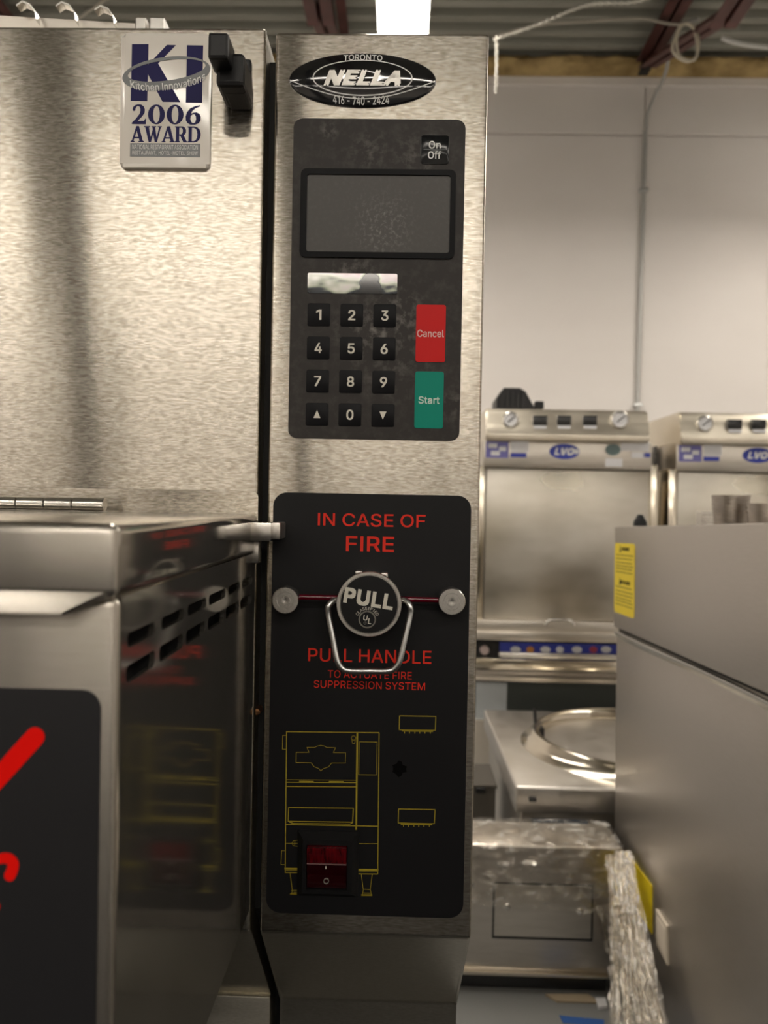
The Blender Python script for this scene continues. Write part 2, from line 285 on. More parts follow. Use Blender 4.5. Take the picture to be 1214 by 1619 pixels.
 'h': '410|114 227 114 0 53 0 53 509 114 509 114 287 102 287 116 319 132 344 152 362 175 374 200 382 227 384 252 383 275 377 295 369 313 356 328 340 341 321 350 298 355 271 357 240 357 0 296 0 296 235 293 263 286 286 273 304 256 318 235 326 210 329 192 328 176 324 161 317 147 308 136 297 126 283 119 266 115 248',
 'i': '167|84 443 73 444 63 448 54 455 47 463 43 472 41 483 43 494 47 504 54 512 63 518 73 522 84 524 95 522 105 518 114 512 121 504 125 494 126 483 125 472 121 463 114 455 105 448 95 444|53 0 53 379 114 379 114 0',
 'l': '189|139 -2 112 0 91 8 74 20 62 37 55 59 53 84 53 509 114 509 114 99 114 83 117 71 120 62 126 57 135 53 146 52 160 53 170 54 181 3 162 -1',
 'n': '410|114 227 114 0 53 0 53 379 112 379 112 287 102 287 116 319 132 344 152 362 175 374 200 382 227 384 252 383 275 377 295 369 313 356 328 340 341 321 350 298 355 271 357 240 357 0 296 0 296 235 293 263 286 286 273 304 256 318 235 326 210 329 192 328 176 324 161 317 147 308 136 297 126 283 119 266 115 248',
 'o': '415|207 -8 174 -5 144 3 117 16 93 35 72 58 56 85 44 116 37 150 34 187 37 225 44 260 56 291 72 318 93 341 117 360 144 374 174 382 207 384 241 382 271 374 299 360 323 341 343 318 359 291 371 260 379 225 381 187 379 150 371 116 359 85 343 58 323 35 299 16 271 3 241 -5|207 46 231 49 252 55 270 66 285 80 298 97 307 117 314 139 318 163 319 187 318 212 314 236 307 258 298 278 285 296 270 310 252 321 231 328 207 330 184 328 163 321 145 310 130 296 118 278 108 258 102 236 98 212 96 187 98 163 102 139 108 117 118 97 130 80 145 66 163 55 184 49',
 'r': '259|53 0 53 379 112 379 112 321 115 321 124 339 137 354 152 367 171 377 191 383 213 385 229 384 243 384 243 322 230 324 207 326 190 324 174 321 159 315 146 306 135 296 126 284 119 269 115 254 114 237 114 0',
 's': '365|182 -8 157 -7 133 -3 112 3 93 12 76 24 62 38 50 54 41 73 36 94 94 107 101 87 111 72 124 60 141 52 160 47 181 45 206 47 227 53 244 62 258 74 265 88 268 103 266 115 262 126 254 136 243 144 229 150 212 155 149 170 118 180 92 192 72 208 58 227 50 249 47 274 49 295 55 314 65 332 79 347 95 360 115 370 137 378 161 383 187 384 212 383 234 379 254 372 271 363 286 352 299 339 309 324 318 308 324 290 268 277 262 291 254 304 243 316 228 325 210 331 187 333 166 331 147 326 131 317 119 305 111 292 109 277 110 264 115 253 124 243 136 235 152 229 172 223 229 209 261 200 287 187 306 171 320 153 328 131 331 107 329 85 323 65 312 47 298 31 281 18 260 6 236 -2 210 -7',
 't': '227|204 379 204 327 6 327 6 379|65 471 126 471 126 98 127 83 130 70 136 61 144 55 156 51 170 50 185 51 202 54 213 2 192 -3 168 -4 138 -1 113 7 92 21 77 41 68 64 65 93',
 'v': '389|163 0 17 379 84 379 165 155 187 87 206 21 184 21 203 87 224 155 305 379 371 379 226 0',
}
GLYPHS = {}
def glyph(ch, bold):
    if (ch, bold) in GLYPHS: return GLYPHS[(ch, bold)]
    f = FONT[ch].split('|'); adv = int(f[0])/1000
    loops = []
    for l in f[1:]:
        n = [int(q)/1000 for q in l.split()]; loops.append(list(zip(n[::2], n[1::2])))
    def inside(p, lp):
        c = False
        for (xa, ya), (xb, yb) in zip(lp, lp[1:]+lp[:1]):
            if (ya > p[1]) != (yb > p[1]) and p[0] < (xb-xa)*(p[1]-ya)/(yb-ya)+xa: c = not c
        return c
    if ch in 'ADR4Ktf1': groups = [[l] for l in loops]
    else:
        outer = [l for l in loops if not any(inside(l[0], o) for o in loops if o is not l)]
        groups = [[o]+[h for h in loops if h is not o and inside(h[0], o)] for o in outer]
    V, Fc = [], []
    for gr in groups:
        me = curve_mesh(gr, 1.0)
        for ci, (sx, sy) in enumerate(((-1, -1), (-1, 1), (1, -1), (1, 1), (0, 0)) if bold else ((0, 0),)):
            o = len(V)
            V += [v.co+Vector((sx*bold, sy*bold, ci*.2 if v.co.z > 0 else 0)) for v in me.vertices]; Fc += [[i+o for i in p.vertices] for p in me.polygons]
        bpy.data.meshes.remove(me)
    GLYPHS[(ch, bold)] = (adv, V, Fc); return GLYPHS[(ch, bold)]
def text(fr, s, cx, cz, width, height, t=.0002, base=0, bold=0, shear=0, rot=0, warp=None, dome=None, bm=None, spacing=0):
    """lettering as thin solid print: fitted to a box of width x height round (cx, cz)"""
    b = bmesh.new(); x = 0; P = []
    for ch in s:
        if ch == ' ': x += .17; continue
        adv, V, Fc = glyph(ch, bold)
        vs = [b.verts.new((v.x+x+shear*v.y, v.y, v.z)) for v in V]
        for f in Fc:
            try: b.faces.new([vs[i] for i in f])
            except ValueError: pass
        x += adv+spacing+bold
    xs = [v.co.x for v in b.verts]; ys = [v.co.y for v in b.verts]
    x0, x1, y0, y1 = min(xs), max(xs), min(ys), max(ys)
    for v in b.verts:
        x = ((v.co.x-x0)/(x1-x0)-.5)*width; z = ((v.co.y-y0)/(y1-y0)-.5)*height
        if warp: x, z = warp(x, z)
        x, z = x*math.cos(rot)-z*math.sin(rot), x*math.sin(rot)+z*math.cos(rot)
        h = base+max(0, t*(v.co.z+.5) if v.co.z > 0 else 0)
        if dome: h += dome(cx+x, cz+z)
        v.co = fr(cx+x, cz+z, h)
    return merge(bm, b)
def strokes(fr, lines, wd, t, base=0, closed=False, bm=None):
    bm = bm or bmesh.new()
    for ln in lines:
        for (a, b) in zip(ln, ln[1:]):
            d = Vector((b[0]-a[0], b[1]-a[1]))
            if d.length < 1e-6: continue
            d.normalize(); n = Vector((-d.y, d.x))*wd/2; e = d*wd*.45
            q = [(a[0]-e.x+n.x, a[1]-e.y+n.y), (a[0]-e.x-n.x, a[1]-e.y-n.y), (b[0]+e.x-n.x, b[1]+e.y-n.y), (b[0]+e.x+n.x, b[1]+e.y+n.y)]
            prism(fr, q, base, base+t, bm=bm)
    return bm
def tube(path, r, seg=10, bm=None, cap=True, closed=False):
    b = bmesh.new(); path = [Vector(p) for p in path]; rings = []; n = len(path)
    rr = r if isinstance(r, (list, tuple)) else [r]*n
    ref = None
    for i, p in enumerate(path):
        if closed: d = path[(i+1) % n]-path[i-1]
        else: d = path[min(i+1, n-1)]-path[max(i-1, 0)]
        d.normalize()
        if ref is None: ref = d.orthogonal().normalized()
        ref = (ref-d*ref.dot(d)).normalized(); s = d.cross(ref)
        rings.append([b.verts.new(p+(ref*math.cos(2*PI*k/seg)+s*math.sin(2*PI*k/seg))*rr[i]) for k in range(seg)])
    for i in range(n if closed else n-1):
        A, B = rings[i], rings[(i+1) % n]
        for k in range(seg): b.faces.new((A[k], A[(k+1) % seg], B[(k+1) % seg], B[k]))
    if cap and not closed: b.faces.new(rings[0][::-1]); b.faces.new(rings[-1])
    return merge(bm, b)
def smoothpath(p, n=6):
    p = [Vector(q) for q in p]; out = []
    for i in range(len(p)-1):
        a, b, c, d = p[max(i-1, 0)], p[i], p[i+1], p[min(i+2, len(p)-1)]
        for k in range(n):
            t = k/n
            out.append(.5*((2*b)+(c-a)*t+(2*a-5*b+4*c-d)*t*t+(3*b-a-3*c+d)*t**3))
    out.append(p[-1]); return out
def lathe(fr, prof, seg=40, bm=None):
    """prof: (radius, height along the normal of fr)"""
    b = bmesh.new(); rings = []
    for r, h in prof:
        if r < 1e-6: rings.append([b.verts.new(fr(0, 0, h))])
        else: rings.append([b.verts.new(fr(r*math.cos(2*PI*k/seg), r*math.sin(2*PI*k/seg), h)) for k in range(seg)])
    for A, B in zip(rings, rings[1:]):
        for k in range(seg):
            q = [A[k % len(A)], A[(k+1) % len(A)], B[(k+1) % len(B)], B[k % len(B)]]
            q2 = []
            for v in q:
                if v not in q2: q2.append(v)
            if len(q2) > 2: b.faces.new(q2)
    return merge(bm, b)
def fr_at(p, n=(0, -1, 0), u=(1, 0, 0), v=(0, 0, 1)): return Frame(p, u, v, n)
def pxrect(x0, y0, x1, y1, Y):
    a, b = up((x0+x1)/2, y0, Y), up((x0+x1)/2, y1, Y); c, d = up(x0, (y0+y1)/2, Y), up(x1, (y0+y1)/2, Y)
    return c.x, b.z, d.x, a.z
def pxbox(x0, y0, x1, y1, Y, depth, bevel=0, bm=None, seg=2):
    X0, Z0, X1, Z1 = pxrect(x0, y0, x1, y1, Y)
    return bx((X0, Y, Z0), (X1, Y+depth, Z1), bevel, seg, bm)

# ================================================================== THE ROOM
RX0, RX1, RY0, RY1 = -5.0, 5.0, -9.0, 5.5
RZ = up(1000, 86, RY1-.1).z
m_wall = mat('white_wall', (.86, .82, .785), 0, .6, noise=((.845, .80, .765), (.885, .845, .81)), bscale=(1.2, 1.2, 2.5))
m_floor = mat('concrete_floor', (.2, .2, .2), 0, .45, noise=((.18, .185, .185), (.235, .235, .23)), bscale=(2, 2, 2), bump=.1, detail=6)
m_deck = mat('galvanised_deck', (.36, .36, .31), .1, .5, noise=((.31, .31, .265), (.42, .42, .37)), bscale=(.8, 6, 3))
m_joist = mat('red_oxide_steel', (.10, .035, .03), 0, .5, noise=((.075, .025, .02), (.13, .045, .038)), bscale=(9, 9, 9))
m_insul = mat('glass_wool', (.42, .27, .06), 0, .95, noise=((.24, .16, .06), (.6, .44, .2)), bscale=(6, 6, 11), detail=6)

struct('floor', bx((RX0, RY0, -.1), (RX1, RY1, 0)), m_floor)
struct('wall_left', bx((RX0-.1, RY0, 0), (RX0, RY1, RZ)), m_wall)
struct('wall_right', bx((RX1, RY0, 0), (RX1+.1, RY1, RZ)), m_wall)
struct('wall_front', bx((RX0, RY0-.1, 0), (RX1, RY0, RZ)), m_wall)
WZ = up(1000, 125, RY1).z; WS = up(1000, 214, RY1).z
wall = struct('wall_back', bx((RX0, RY1+.02, 0), (RX1, RY1+.12, WZ-.02)), m_wall)
xj = up(1012, 500, RY1).x
edges = [RX0, xj-4.88, xj-2.44, xj, xj+2.44, RX1]
for a, b in zip(edges, edges[1:]):
    obj('wall_panel', bx((a+.004, RY1, 0.0), (b-.004, RY1+.02, WS-.006), .003, 1), m_wall, wall)
    obj('wall_panel', bx((a+.004, RY1-.012, WS+.004), (b-.004, RY1+.02, WZ-.06), .003, 1), m_wall, wall)
obj('wall_cap', bx((RX0, RY1-.03, WZ-.06), (RX1, RY1+.1, WZ), .004, 1), m_wall, wall)
# corrugated deck: trapezoid ribs running left to right
bm = bmesh.new(); prof = []; y = RY0-.1; pitch = .15
while y < RY1+.3:
    prof += [(y, 0), (y+.05, 0), (y+.06, .003), (y+.075, .05), (y+.085, .055), (y+.125, .055), (y+.135, .05), (y+.147, .003)]; y += pitch
A = [bm.verts.new((RX0, yy, RZ+z)) for yy, z in prof]; B = [bm.verts.new((RX1, yy, RZ+z)) for yy, z in prof]
for i in range(len(prof)-1): bm.faces.new((A[i], A[i+1], B[i+1], B[i]))
bmesh.ops.recalc_face_normals(bm, faces=bm.faces[:]); bmesh.ops.solidify(bm, geom=bm.faces[:], thickness=-.004)
struct('ceiling', bm, m_deck)
# glass wool stuffed between wall head and deck
bm = bmesh.new(); nx, nz = 160, 10; grid = []
for i in range(nx+1):
    col = []
    for k in range(nz+1):
        x = RX0+(RX1-RX0)*i/nx; t = k/nz; z = WZ+(RZ+.01-WZ)*t
        yb = RY1-.03-.09*math.sin(PI*min(1, max(0, t)))-.035*rnd.random()
        if k == nz: z += rnd.uniform(-.05, .0)
        col.append(bm.verts.new((x, yb, z)))
    grid.append(col)
for i in range(nx):
    for k in range(nz): bm.faces.new((grid[i][k], grid[i+1][k], grid[i+1][k+1], grid[i][k+1]))
ex = bmesh.ops.extrude_face_region(bm, geom=bm.faces[:])
for v in [g for g in ex['geom'] if isinstance(g, bmesh.types.BMVert)]: v.co.y = RY1+.08
tag(obj('insulation_strip', bm, m_insul, smooth=60), 'yellow glass wool insulation stuffed between the white wall top and metal deck', 'insulation')

# open-web roof joists running away from us to the back wall
def joist(px, label):
    xs = up(px, 100, RY1-.1).x
    t = thing('roof_joist', label, 'joist', (xs, RY1-.1, RZ-.13), 'red roof joists')
    def ang(p, q, wd=.05):
        for sx in (-1, 1):
            b = None
            d = Vector(q)-Vector(p); L = d.length; d.normalize(); side = Vector((1, 0, 0)); upv = d.cross(side).normalized()
            if upv.z < 0: upv = -upv
            f = Frame(Vector(p)+side*sx*.012, side*sx, upv, d)
            b = prism(f, [(0, 0), (wd, 0), (wd, .007), (.007, .007), (.007, wd), (0, wd)], 0, L)
            obj('angle_iron', b, m_joist, t)
    zt = RZ-.02; zb = RZ-.62
    ang((xs, RY1-.02, zt-.05), (xs, -4.5, zt-.05), .06)
    ang((xs, 4.1, zb), (xs, -4.5, zb), .06)
    ang((xs, RY1-.15, zt-.10), (xs, 4.05, zb+.02), .05)
    yy = 4.05; flip = 0
    while yy > -3.6:
        a, b_ = (zb+.03, zt-.06) if not flip else (zt-.06, zb+.03)
        bm = tube([(xs, yy, a), (xs, yy-.6, b_)], .012, 8)
        obj('web_rod', bm, m_joist, t); yy -= .6; flip ^= 1
    obj('bearing_seat', bx((xs-.035, RY1-.16, WZ+.001), (xs+.035, RY1-.04, zt-.05), .003), m_blackpl, t)
    return t
joist(1020, 'dark red open-web roof joist above the grey conduit at right')
joist(540, 'dark red roof joist just left of the bright ceiling light')
joist(60, 'dark red roof joist above the louvred housing at far left')

# strip lights
m_lampglow = mat('lamp_glow', (1, 1, 1), 0, .5, emit=LAMP_COL, estr=LAMP_POWER)
m_lampbody = mat('lamp_white_enamel', (.75, .75, .73), 0, .4)
def lamp(x, y0, y1, z, label, wd=.2):
    t = thing('strip_light', label, 'light', (x, (y0+y1)/2, z), 'ceiling strip lights')
    b = bmesh.new()
    f = Frame((x, y0, z), (1, 0, 0), (0, 0, 1), (0, 1, 0))
    h = wd/2
    b = prism(f, [(-h-.012, .0), (-.05, .09), (.05, .09), (h+.012, .0), (h+.009, -.004), (.045, .08), (-.045, .08), (-h-.009, -.004)], 0, y1-y0)
    obj('reflector', b, m_lampbody, t)
    obj('diffuser', prism(f, [(-h, .005), (-h*.6, -.02), (h*.6, -.02), (h, .005)], .02, y1-y0-.02), m_lampglow, t)
    for yy in (y0+.25, y1-.25): obj('hanger', tube([(x, yy, z+.08), (x, yy, RZ)], .004, 6), m_zinc, t)
    return t
lx = up(637, 10, 3.15).x
lamp(lx, 1.15, 4.2, 3.3, 'glowing white strip light right above the keypad column')
lamp(-2.6, 1.6, 4.6, 3.3, 'added glowing white strip light out of view, left of the one above the column')  # extra side lamp added out of view for more light
lamp(2.7, 1.6, 4.6, 3.3, 'added glowing white strip light out of view, right of the one above the column')  # likewise an added lamp, unseen
for k, (y, nm) in enumerate(((-2.6, 'nearest crosswise row'), (-5.8, 'farther crosswise row'))):
    for x, side in ((-3.1, 'left'), (0, 'middle'), (3.1, 'right')):
        l = lamp(0, -1.4, 1.4, 3.3, 'glowing white strip light out of view behind the photographer, %s of the %s' % (side, nm))
        l.location = (x, y, 3.3); l.rotation_euler = (0, 0, PI/2)

# conduit and wiring on the back wall
m_conduit = mat('grey_conduit', (.5, .5, .48), .3, .4)
m_cable = mat('pale_cable', (.5, .47, .4), 0, .55)
t = thing('electrical_conduit', 'thin grey conduit running up the white wall to the joist', 'conduit', up(1008, 640, RY1-.03))
p = [up(x, y, RY1-.03) for x, y in ((1021, 205), (1018, 300), (1014, 450), (1009, 640), (1004, 800))]
p = [Vector((p[0].x*(1-k/4)+p[-1].x*k/4, RY1-.02, q.z)) for k, q in enumerate(p)]
obj('pipe', tube(p, .015, 10), m_conduit, t, 40)
p2 = smoothpath([up(1021, 206, 5.46), up(1024, 180, 5.44), up(1036, 150, 5.4), up(1052, 115, 5.3), up(1060, 75, 5.15), up(1078, 40, 5.0), up(1105, 30, 4.9)])
obj('flexible_lead', tube(p2, .012, 8), m_conduit, t, 60)
for k in (1, 3): obj('strap', bx((p[k].x-.03, RY1-.042, p[k].z-.012), (p[k].x+.03, RY1, p[k].z+.012), .003), m_zinc, t)
def cable(name, px, Y, r, m, label, cat, n=8):
    pp = [up(a, b, Y if not isinstance(Y, (list, tuple)) else Y[i]) for i, (a, b) in enumerate(px)]
    return tag(obj(name, tube(smoothpath(pp, n), r, 8), m, smooth=60), label, cat)
cable('rope_coil', [(1075, 40), (1063, 78), (1085, 97), (1102, 85), (1096, 45), (1080, 38), (1070, 60), (1074, 88), (1098, 94), (1104, 60), (1090, 38)], 4.35, .0078, mat('cream_cord', (.75, .69, .56), 0, .6),
      'pale cord looped in a hanging coil under the red joist', 'cord')
cable('ceiling_cable', [(780, 58), (850, 40), (930, 34), (1010, 29), (1060, 38), (1110, 40)], 4.9, .009, m_cable, 'thin pale cable slung along the ribbed deck above the wall', 'cable')
cable('roof_cable', [(1140, 60), (1180, 71), (1260, 78), (1330, 76)], 4.9, .014, m_white, 'white cable sagging right of the rope coil', 'cable')
cable('slack_cord', [(118, 34), (140, 18), (172, -4), (215, -30)], 3.6, .006, m_cable, 'thin pale cord slanting up behind the louvre tabs', 'cord')
# jack chain
m_chain = mat('chain_zinc', (.6, .58, .52), .6, .4)
def chain(path, name, parent, r=.0085):
    pp = smoothpath(path, 24); L = [0]
    for a, b in zip(pp, pp[1:]): L.append(L[-1]+(b-a).length)
    step = r*1.55; n = int(L[-1]/step); bm = bmesh.new(); j = 0
    for i in range(n):
        s = i*step
        while j < len(L)-2 and L[j+1] < s: j += 1
        k = (s-L[j])/max(1e-9, L[j+1]-L[j]); c = pp[j].lerp(pp[j+1], k); d = (pp[j+1]-pp[j]).normalized()
        a = d.orthogonal().normalized(); b = d.cross(a); e = a if i % 2 else b
        loop = [c+d*r*math.cos(q)*1.05+e*r*.6*math.sin(q) for q in [2*PI*m/8 for m in range(8)]]
        tube(loop, r*.24, 5, bm, closed=True)
    return obj(name, bm, m_chain, parent, 60)
t = thing('jack_chain', 'grey link chain slung above the column top with a hanging tail', 'chain', up(784, 62, 3.0))
chain([up(784, 62, 3.0), up(850, 39, 3.0), up(930, 8, 3.0), up(1010, 2, 3.0), up(1100, -30, 3.0)], 'sloping_run', t)
chain([up(785, 62, 3.0), up(785, 110, 3.0), up(783, 152, 3.0)], 'hanging_tail', t)
# a leaning steel brace behind the photographer: the dark streak mirrored in the hood panel
m_dark = mat('dark_paint', (.02, .02, .02), 0, .6)
tag(obj('building_brace', tube([(-.79, -2.0, 0), (-.83, -2.0, 1.0), (-1.0, -2.0, 2.3), (-1.29, -2.0, 4.45)], .085, 12), m_dark, smooth=50),
    'dark leaning steel post out of view behind the photographer, mirrored in the hood panel', 'post')

fm = obj('added_dark_mat', bx((-2.0, -.5, 0), (2.0, .68, .012), .004), mat('added_mat_black', (.012, .012, .012), 0, .7, bump=.3, bscale=(80, 80, 80)))  # unseen mat added to darken what the lower steel reflects
tag(fm, 'added unseen black floor mat before the fryer that darkens the lower steel reflections', 'mat')
dc = thing('added_dark_counter', 'added unseen dark counter behind the camera that darkens the lower steel reflections', 'counter', (0, -1.0, 0))  # unseen block added so the lower column mirrors something dark
obj('added_counter_body', bx((-2.2, -1.5, .1), (2.2, -.55, .98), .006), m_dark, dc)
obj('added_counter_top', bx((-2.25, -1.52, .98), (2.25, -.52, 1.02), .006), m_dark, dc)
obj('plinth', bx((-2.15, -1.45, 0), (2.15, -.62, .1)), m_dark, dc)
for k in range(5): obj('door', bx((-2.18+k*.875, -.562, .13), (-1.32+k*.875, -.545, .95), .004), m_dark, dc)

# ================================================================== THE FRYER
Y0 = .59
F0 = front(Y0)
fr = thing('ventless_fryer', 'stainless steel ventless fryer with keypad column, fire pull handle and projecting food drawer', 'fryer', (-.17, .85, 0))
ZT = up(600, 51, Y0).z; ZB = up(576, 1479, Y0).z; ZL = up(580, 1580, .71).z
CX0, CX1 = up(423, 762, Y0).x, up(759, 762, Y0).x
HX1 = up(414, 420, Y0).x
def body_profile(fr_, zt, x0, x1, nm, m):
    # profile in (depth, height) extruded sideways
    f = Frame((x0, 0, 0), (0, 1, 0), (0, 0, 1), (1, 0, 0))
    poly = [(Y0, zt), (Y0, ZB), (.71, ZL), (.71, .16), (1.15, .16), (1.15, zt)]
    b = prism(f, poly, 0, x1-x0)
    bmesh.ops.bevel(b, geom=b.edges[:], offset=.0028, segments=3, affect='EDGES', profile=.5)
    o = obj(nm, b, m, fr, 40); o.data.materials.append(m_low)
    for p_ in o.data.polygons:
        if p_.normal.z < -.3 or (p_.center.z+ORG[o].z < ZB-.01): p_.material_index = 1
    return o
column = body_profile(fr, ZT, CX0, CX1, 'control_column', m_front)
ZH = up(200, 42, Y0).z
hood = body_profile(fr, ZH, -.62, HX1, 'hood_cabinet', m_front)
obj('gap_dark_filler', prism(Frame((HX1-.003, 0, 0), (0, 1, 0), (0, 0, 1), (1, 0, 0)), [(Y0+.02, ZT-.012), (Y0+.02, ZB+.008), (.73, ZL+.008), (.73, .17), (1.1, .17), (1.1, ZT-.012)], 0, CX0-HX1+.006), m_gapshade, fr)  # black filler stands in for the shade inside the gap
for x in (-.55, CX1-.06):
    for y in (.8, 1.08): obj('leg', lathe(Frame((x, y, 0), (1, 0, 0), (0, 1, 0), (0, 0, 1)), [(0, 0), (.025, 0), (.025, .015), (.016, .03), (.022, .165), (0, .165)], 16), m_bright, fr, 40)
p = up(407, 1124, Y0+.012)
q = up(346, 1576, .70); q1 = up(300, 1700, .70)
obj('lower_panel', bx((-.6, .694, .17), (HX1, .7085, up(400, 1576, .694).z), .0012), m_low, fr, 40)
obj('gap_screw', lathe(fr_at(p), [(0, .004), (.0025, .0035), (.003, 0), (.003, -.01), (0, -.01)], 12), mat('copper_screw', (.5, .25, .12), 1, .3), fr, 40)
# louvred housing on top
a = up(-60, 21, .80); b_ = up(262, 37, .80)
f = Frame((0, .80, 0), (1, 0, 0), (0, 0, 1), (0, -1, 0))
hs = obj('top_housing', prism(f, [(-.55, ZH-.004), (-.55, a.z+.01), (a.x, a.z), (b_.x, b_.z), (b_.x+.003, ZH-.004)], -.25, 0, .002), m_bgsteel, fr)
for px, py in ((47, 20), (109, 21), (170, 27)):
    q = up(px, py, .79)
    pth = [(-.012, .006), (-.006, .010), (.002, .007), (.007, .0), (.008, -.008)]
    low = [(x, z-.002) for x, z in pth[::-1]]
    obj('louvre_tab', prism(Frame(q, (1, 0, 0), (0, 0, 1), (0, -1, 0)), pth+low, -.006, .004), m_bright, hs)
for x0, x1 in ((216, 233), (238, 262)):
    X0, Z0, X1, Z1 = pxrect(x0, 31, x1, 40, .77)
    obj('vent_clip', bx((X0, .765, ZH-.003), (X1, .785, Z1), .0015), m_bright, fr)

# ---- award badge
def Q(px, py): 
    p = up(px, py, Y0); return (p.x, p.z)
def QQ(l): return [Q(*p) for p in l]
x0, z0, x1, z1 = pxrect(193, 57, 335, 268, Y0)
bd = obj('award_badge', prism(F0, rrect(x0, z0, x1, z1, .003), -.0003, .0032, .003, 4), m_badge, fr, 60)
T = .0034
bmk = prism(F0, QQ([(211, 74), (237, 74), (236.5, 106), (266, 75), (280, 75.5), (252, 104), (287, 165), (259, 164.5), (236, 121), (235, 163.5), (209, 163)]), T-.0004, T)
obj('navy_letter', bmk, m_navy, bd)
obj('navy_letter', prism(F0, QQ([(297.5, 75.5), (323, 76), (321, 166), (295.5, 165.5)]), T-.0004, T), m_navy, bd)
cx, cz = Q(265, 120); px = .59/FPX
ring = holed(F0, [ell(cx, cz, 70*px, 25.5*px, 64, math.radians(7.5)), ell(cx+.5*px, cz+4.6*px, 62*px, 16*px, 64, math.radians(8))], T, T+.00025)
obj('grey_ring', ring, m_ringgrey, bd)
def kiwarp(x, z):
    t = x/(64*px); return x, z-17.0*px*math.sqrt(max(0, 1-min(1, t*t)))+8*px
cx2, cz2 = Q(267.5, 131.5)
obj('ring_lettering', text(F0, 'Kitchen Innovations', cx2, cz2, 119*px, 12.5*px, .0001, T+.0002, .008, rot=math.radians(6.8), warp=kiwarp), m_white, bd)
# flared serif figures for 2006 / AWARD, drawn as outlines on a unit box
GL = {
 'A': (1.0, [[(0, 0), (.3, 0), (.3, .05), (.22, .07), (.27, .22), (.63, .22), (.68, .07), (.6, .05), (.6, 0), (1, 0), (1, .05), (.92, .08), (.62, 1), (.42, 1), (.09, .08), (0, .05)], [(.31, .31), (.45, .72), (.59, .31)]]),
 'W': (1.35, [[(0, 1), (.34, 1), (.34, .95), (.27, .92), (.38, .3), (.5, .8), (.47, .93), (.42, .95), (.42, 1), (.68, 1), (.68, .95), (.62, .92), (.72, .3), (.85, .92), (.77, .95), (.77, 1), (1, 1), (1, .95), (.94, .92), (.74, 0), (.62, 0), (.52, .5), (.4, 0), (.27, 0), (.07, .92), (0, .95)]]),
 'R': (.95, [[(0, 0), (.42, 0), (.42, .05), (.34, .08), (.34, .42), (.42, .42), (.68, .0), (1, 0), (1, .05), (.93, .08), (.7, .45), (.82, .52), (.88, .63), (.88, .78), (.8, .92), (.62, 1), (0, 1), (0, .95), (.08, .92), (.08, .08), (0, .05)], [(.34, .5), (.34, .92), (.5, .92), (.6, .85), (.63, .72), (.6, .57), (.5, .5)]]),
 'D': (1.0, [[(0, 0), (.5, 0), (.75, .06), (.92, .22), (1, .45), (1, .58), (.92, .8), (.75, .94), (.5, 1), (0, 1), (0, .95), (.08, .92), (.08, .08), (0, .05)], [(.33, .08), (.33, .92), (.47, .92), (.62, .86), (.71, .72), (.75, .5), (.71, .27), (.62, .13), (.47, .08)]]),
 '2': (.8, [[(0, 0), (.98, 0), (1, .28), (.94, .28), (.86, .17), (.42, .17), (.72, .4), (.88, .58), (.9, .75), (.82, .9), (.64, .99), (.4, 1), (.2, .95), (.06, .85), (.04, .7), (.12, .66), (.22, .69), (.25, .82), (.36, .92), (.5, .9), (.59, .8), (.6, .66), (.52, .5), (.28, .27), (0, .07)]]),
 '0': (.95, [[(.5+.5*math.cos(k*PI/14), .5+.5*math.sin(k*PI/14)) for k in range(28)], [(.5+.2*math.cos(k*PI/14), .5+.43*math.sin(k*PI/14)) for k in range(28)]]),
 '6': (.9, [[(.92, .98), (.6, .93), (.3, .82), (.1, .62), (.02, .4), (.04, .2), (.15, .07), (.32, 0), (.6, 0), (.82, .06), (.95, .2), (.97, .4), (.88, .55), (.7, .62), (.5, .6), (.36, .54), (.42, .68), (.6, .82), (.93, .93)], [(.34, .44), (.46, .53), (.58, .52), (.66, .42), (.68, .28), (.63, .12), (.5, .06), (.38, .13), (.32, .28)]])}
def glyphs(word, x0, z0, x1, z1, gap):
    tot = sum(GL[c][0] for c in word)+gap*(len(word)-1); k = (x1-x0)/tot; x = x0; out = []
    for c in word:
        wd, loops = GL[c]
        for lp in loops: out.append([(x+u*wd*k, z0+v*(z1-z0)) for u, v in lp])
        x += (wd+gap)*k
    return out
for word, b4, gp in (('2006', (211, 169, 320, 200), .1), ('AWARD', (209, 203, 319, 228), .0)):
    xa, za, xb, zb = pxrect(*b4, Y0)
    obj('navy_lettering', holed(F0, glyphs(word, xa, za, xb, zb, gp), T-.0004, T), m_navy, bd)
xa, za, xb, zb = pxrect(208, 230, 318, 251, Y0)
obj('grey_strip', prism(F0, [(xa, za), (xb, za), (xb, zb), (xa, zb)], T-.0004, T), m_ringgrey, bd)
for s, y in (('NATIONAL RESTAURANT ASSOCIATION', 235.8), ('RESTAURANT,  HOTEL-MOTEL  SHOW', 245.6)):
    cx, cz = Q(263, y)
    obj('strip_lettering', text(F0, s, cx, cz, 104*px, 7.2*px, .0001, T, .0), m_white, bd)

# ---- black lock knob
kn = obj('latch_base', pxbox(374, 92, 396, 150, Y0-.006, .0065, .0015), m_blackpl, fr)
obj('latch_stem', pxbox(341, 82, 386, 135, .553, .033, .003), m_blackpl, kn)
obj('latch_foot', pxbox(352, 120, 388, 146, .562, .026, .002), m_blackpl, kn)
obj('latch_handle', pxbox(328, 50, 361, 92, .538, .022, .0022), m_blackpl, kn)

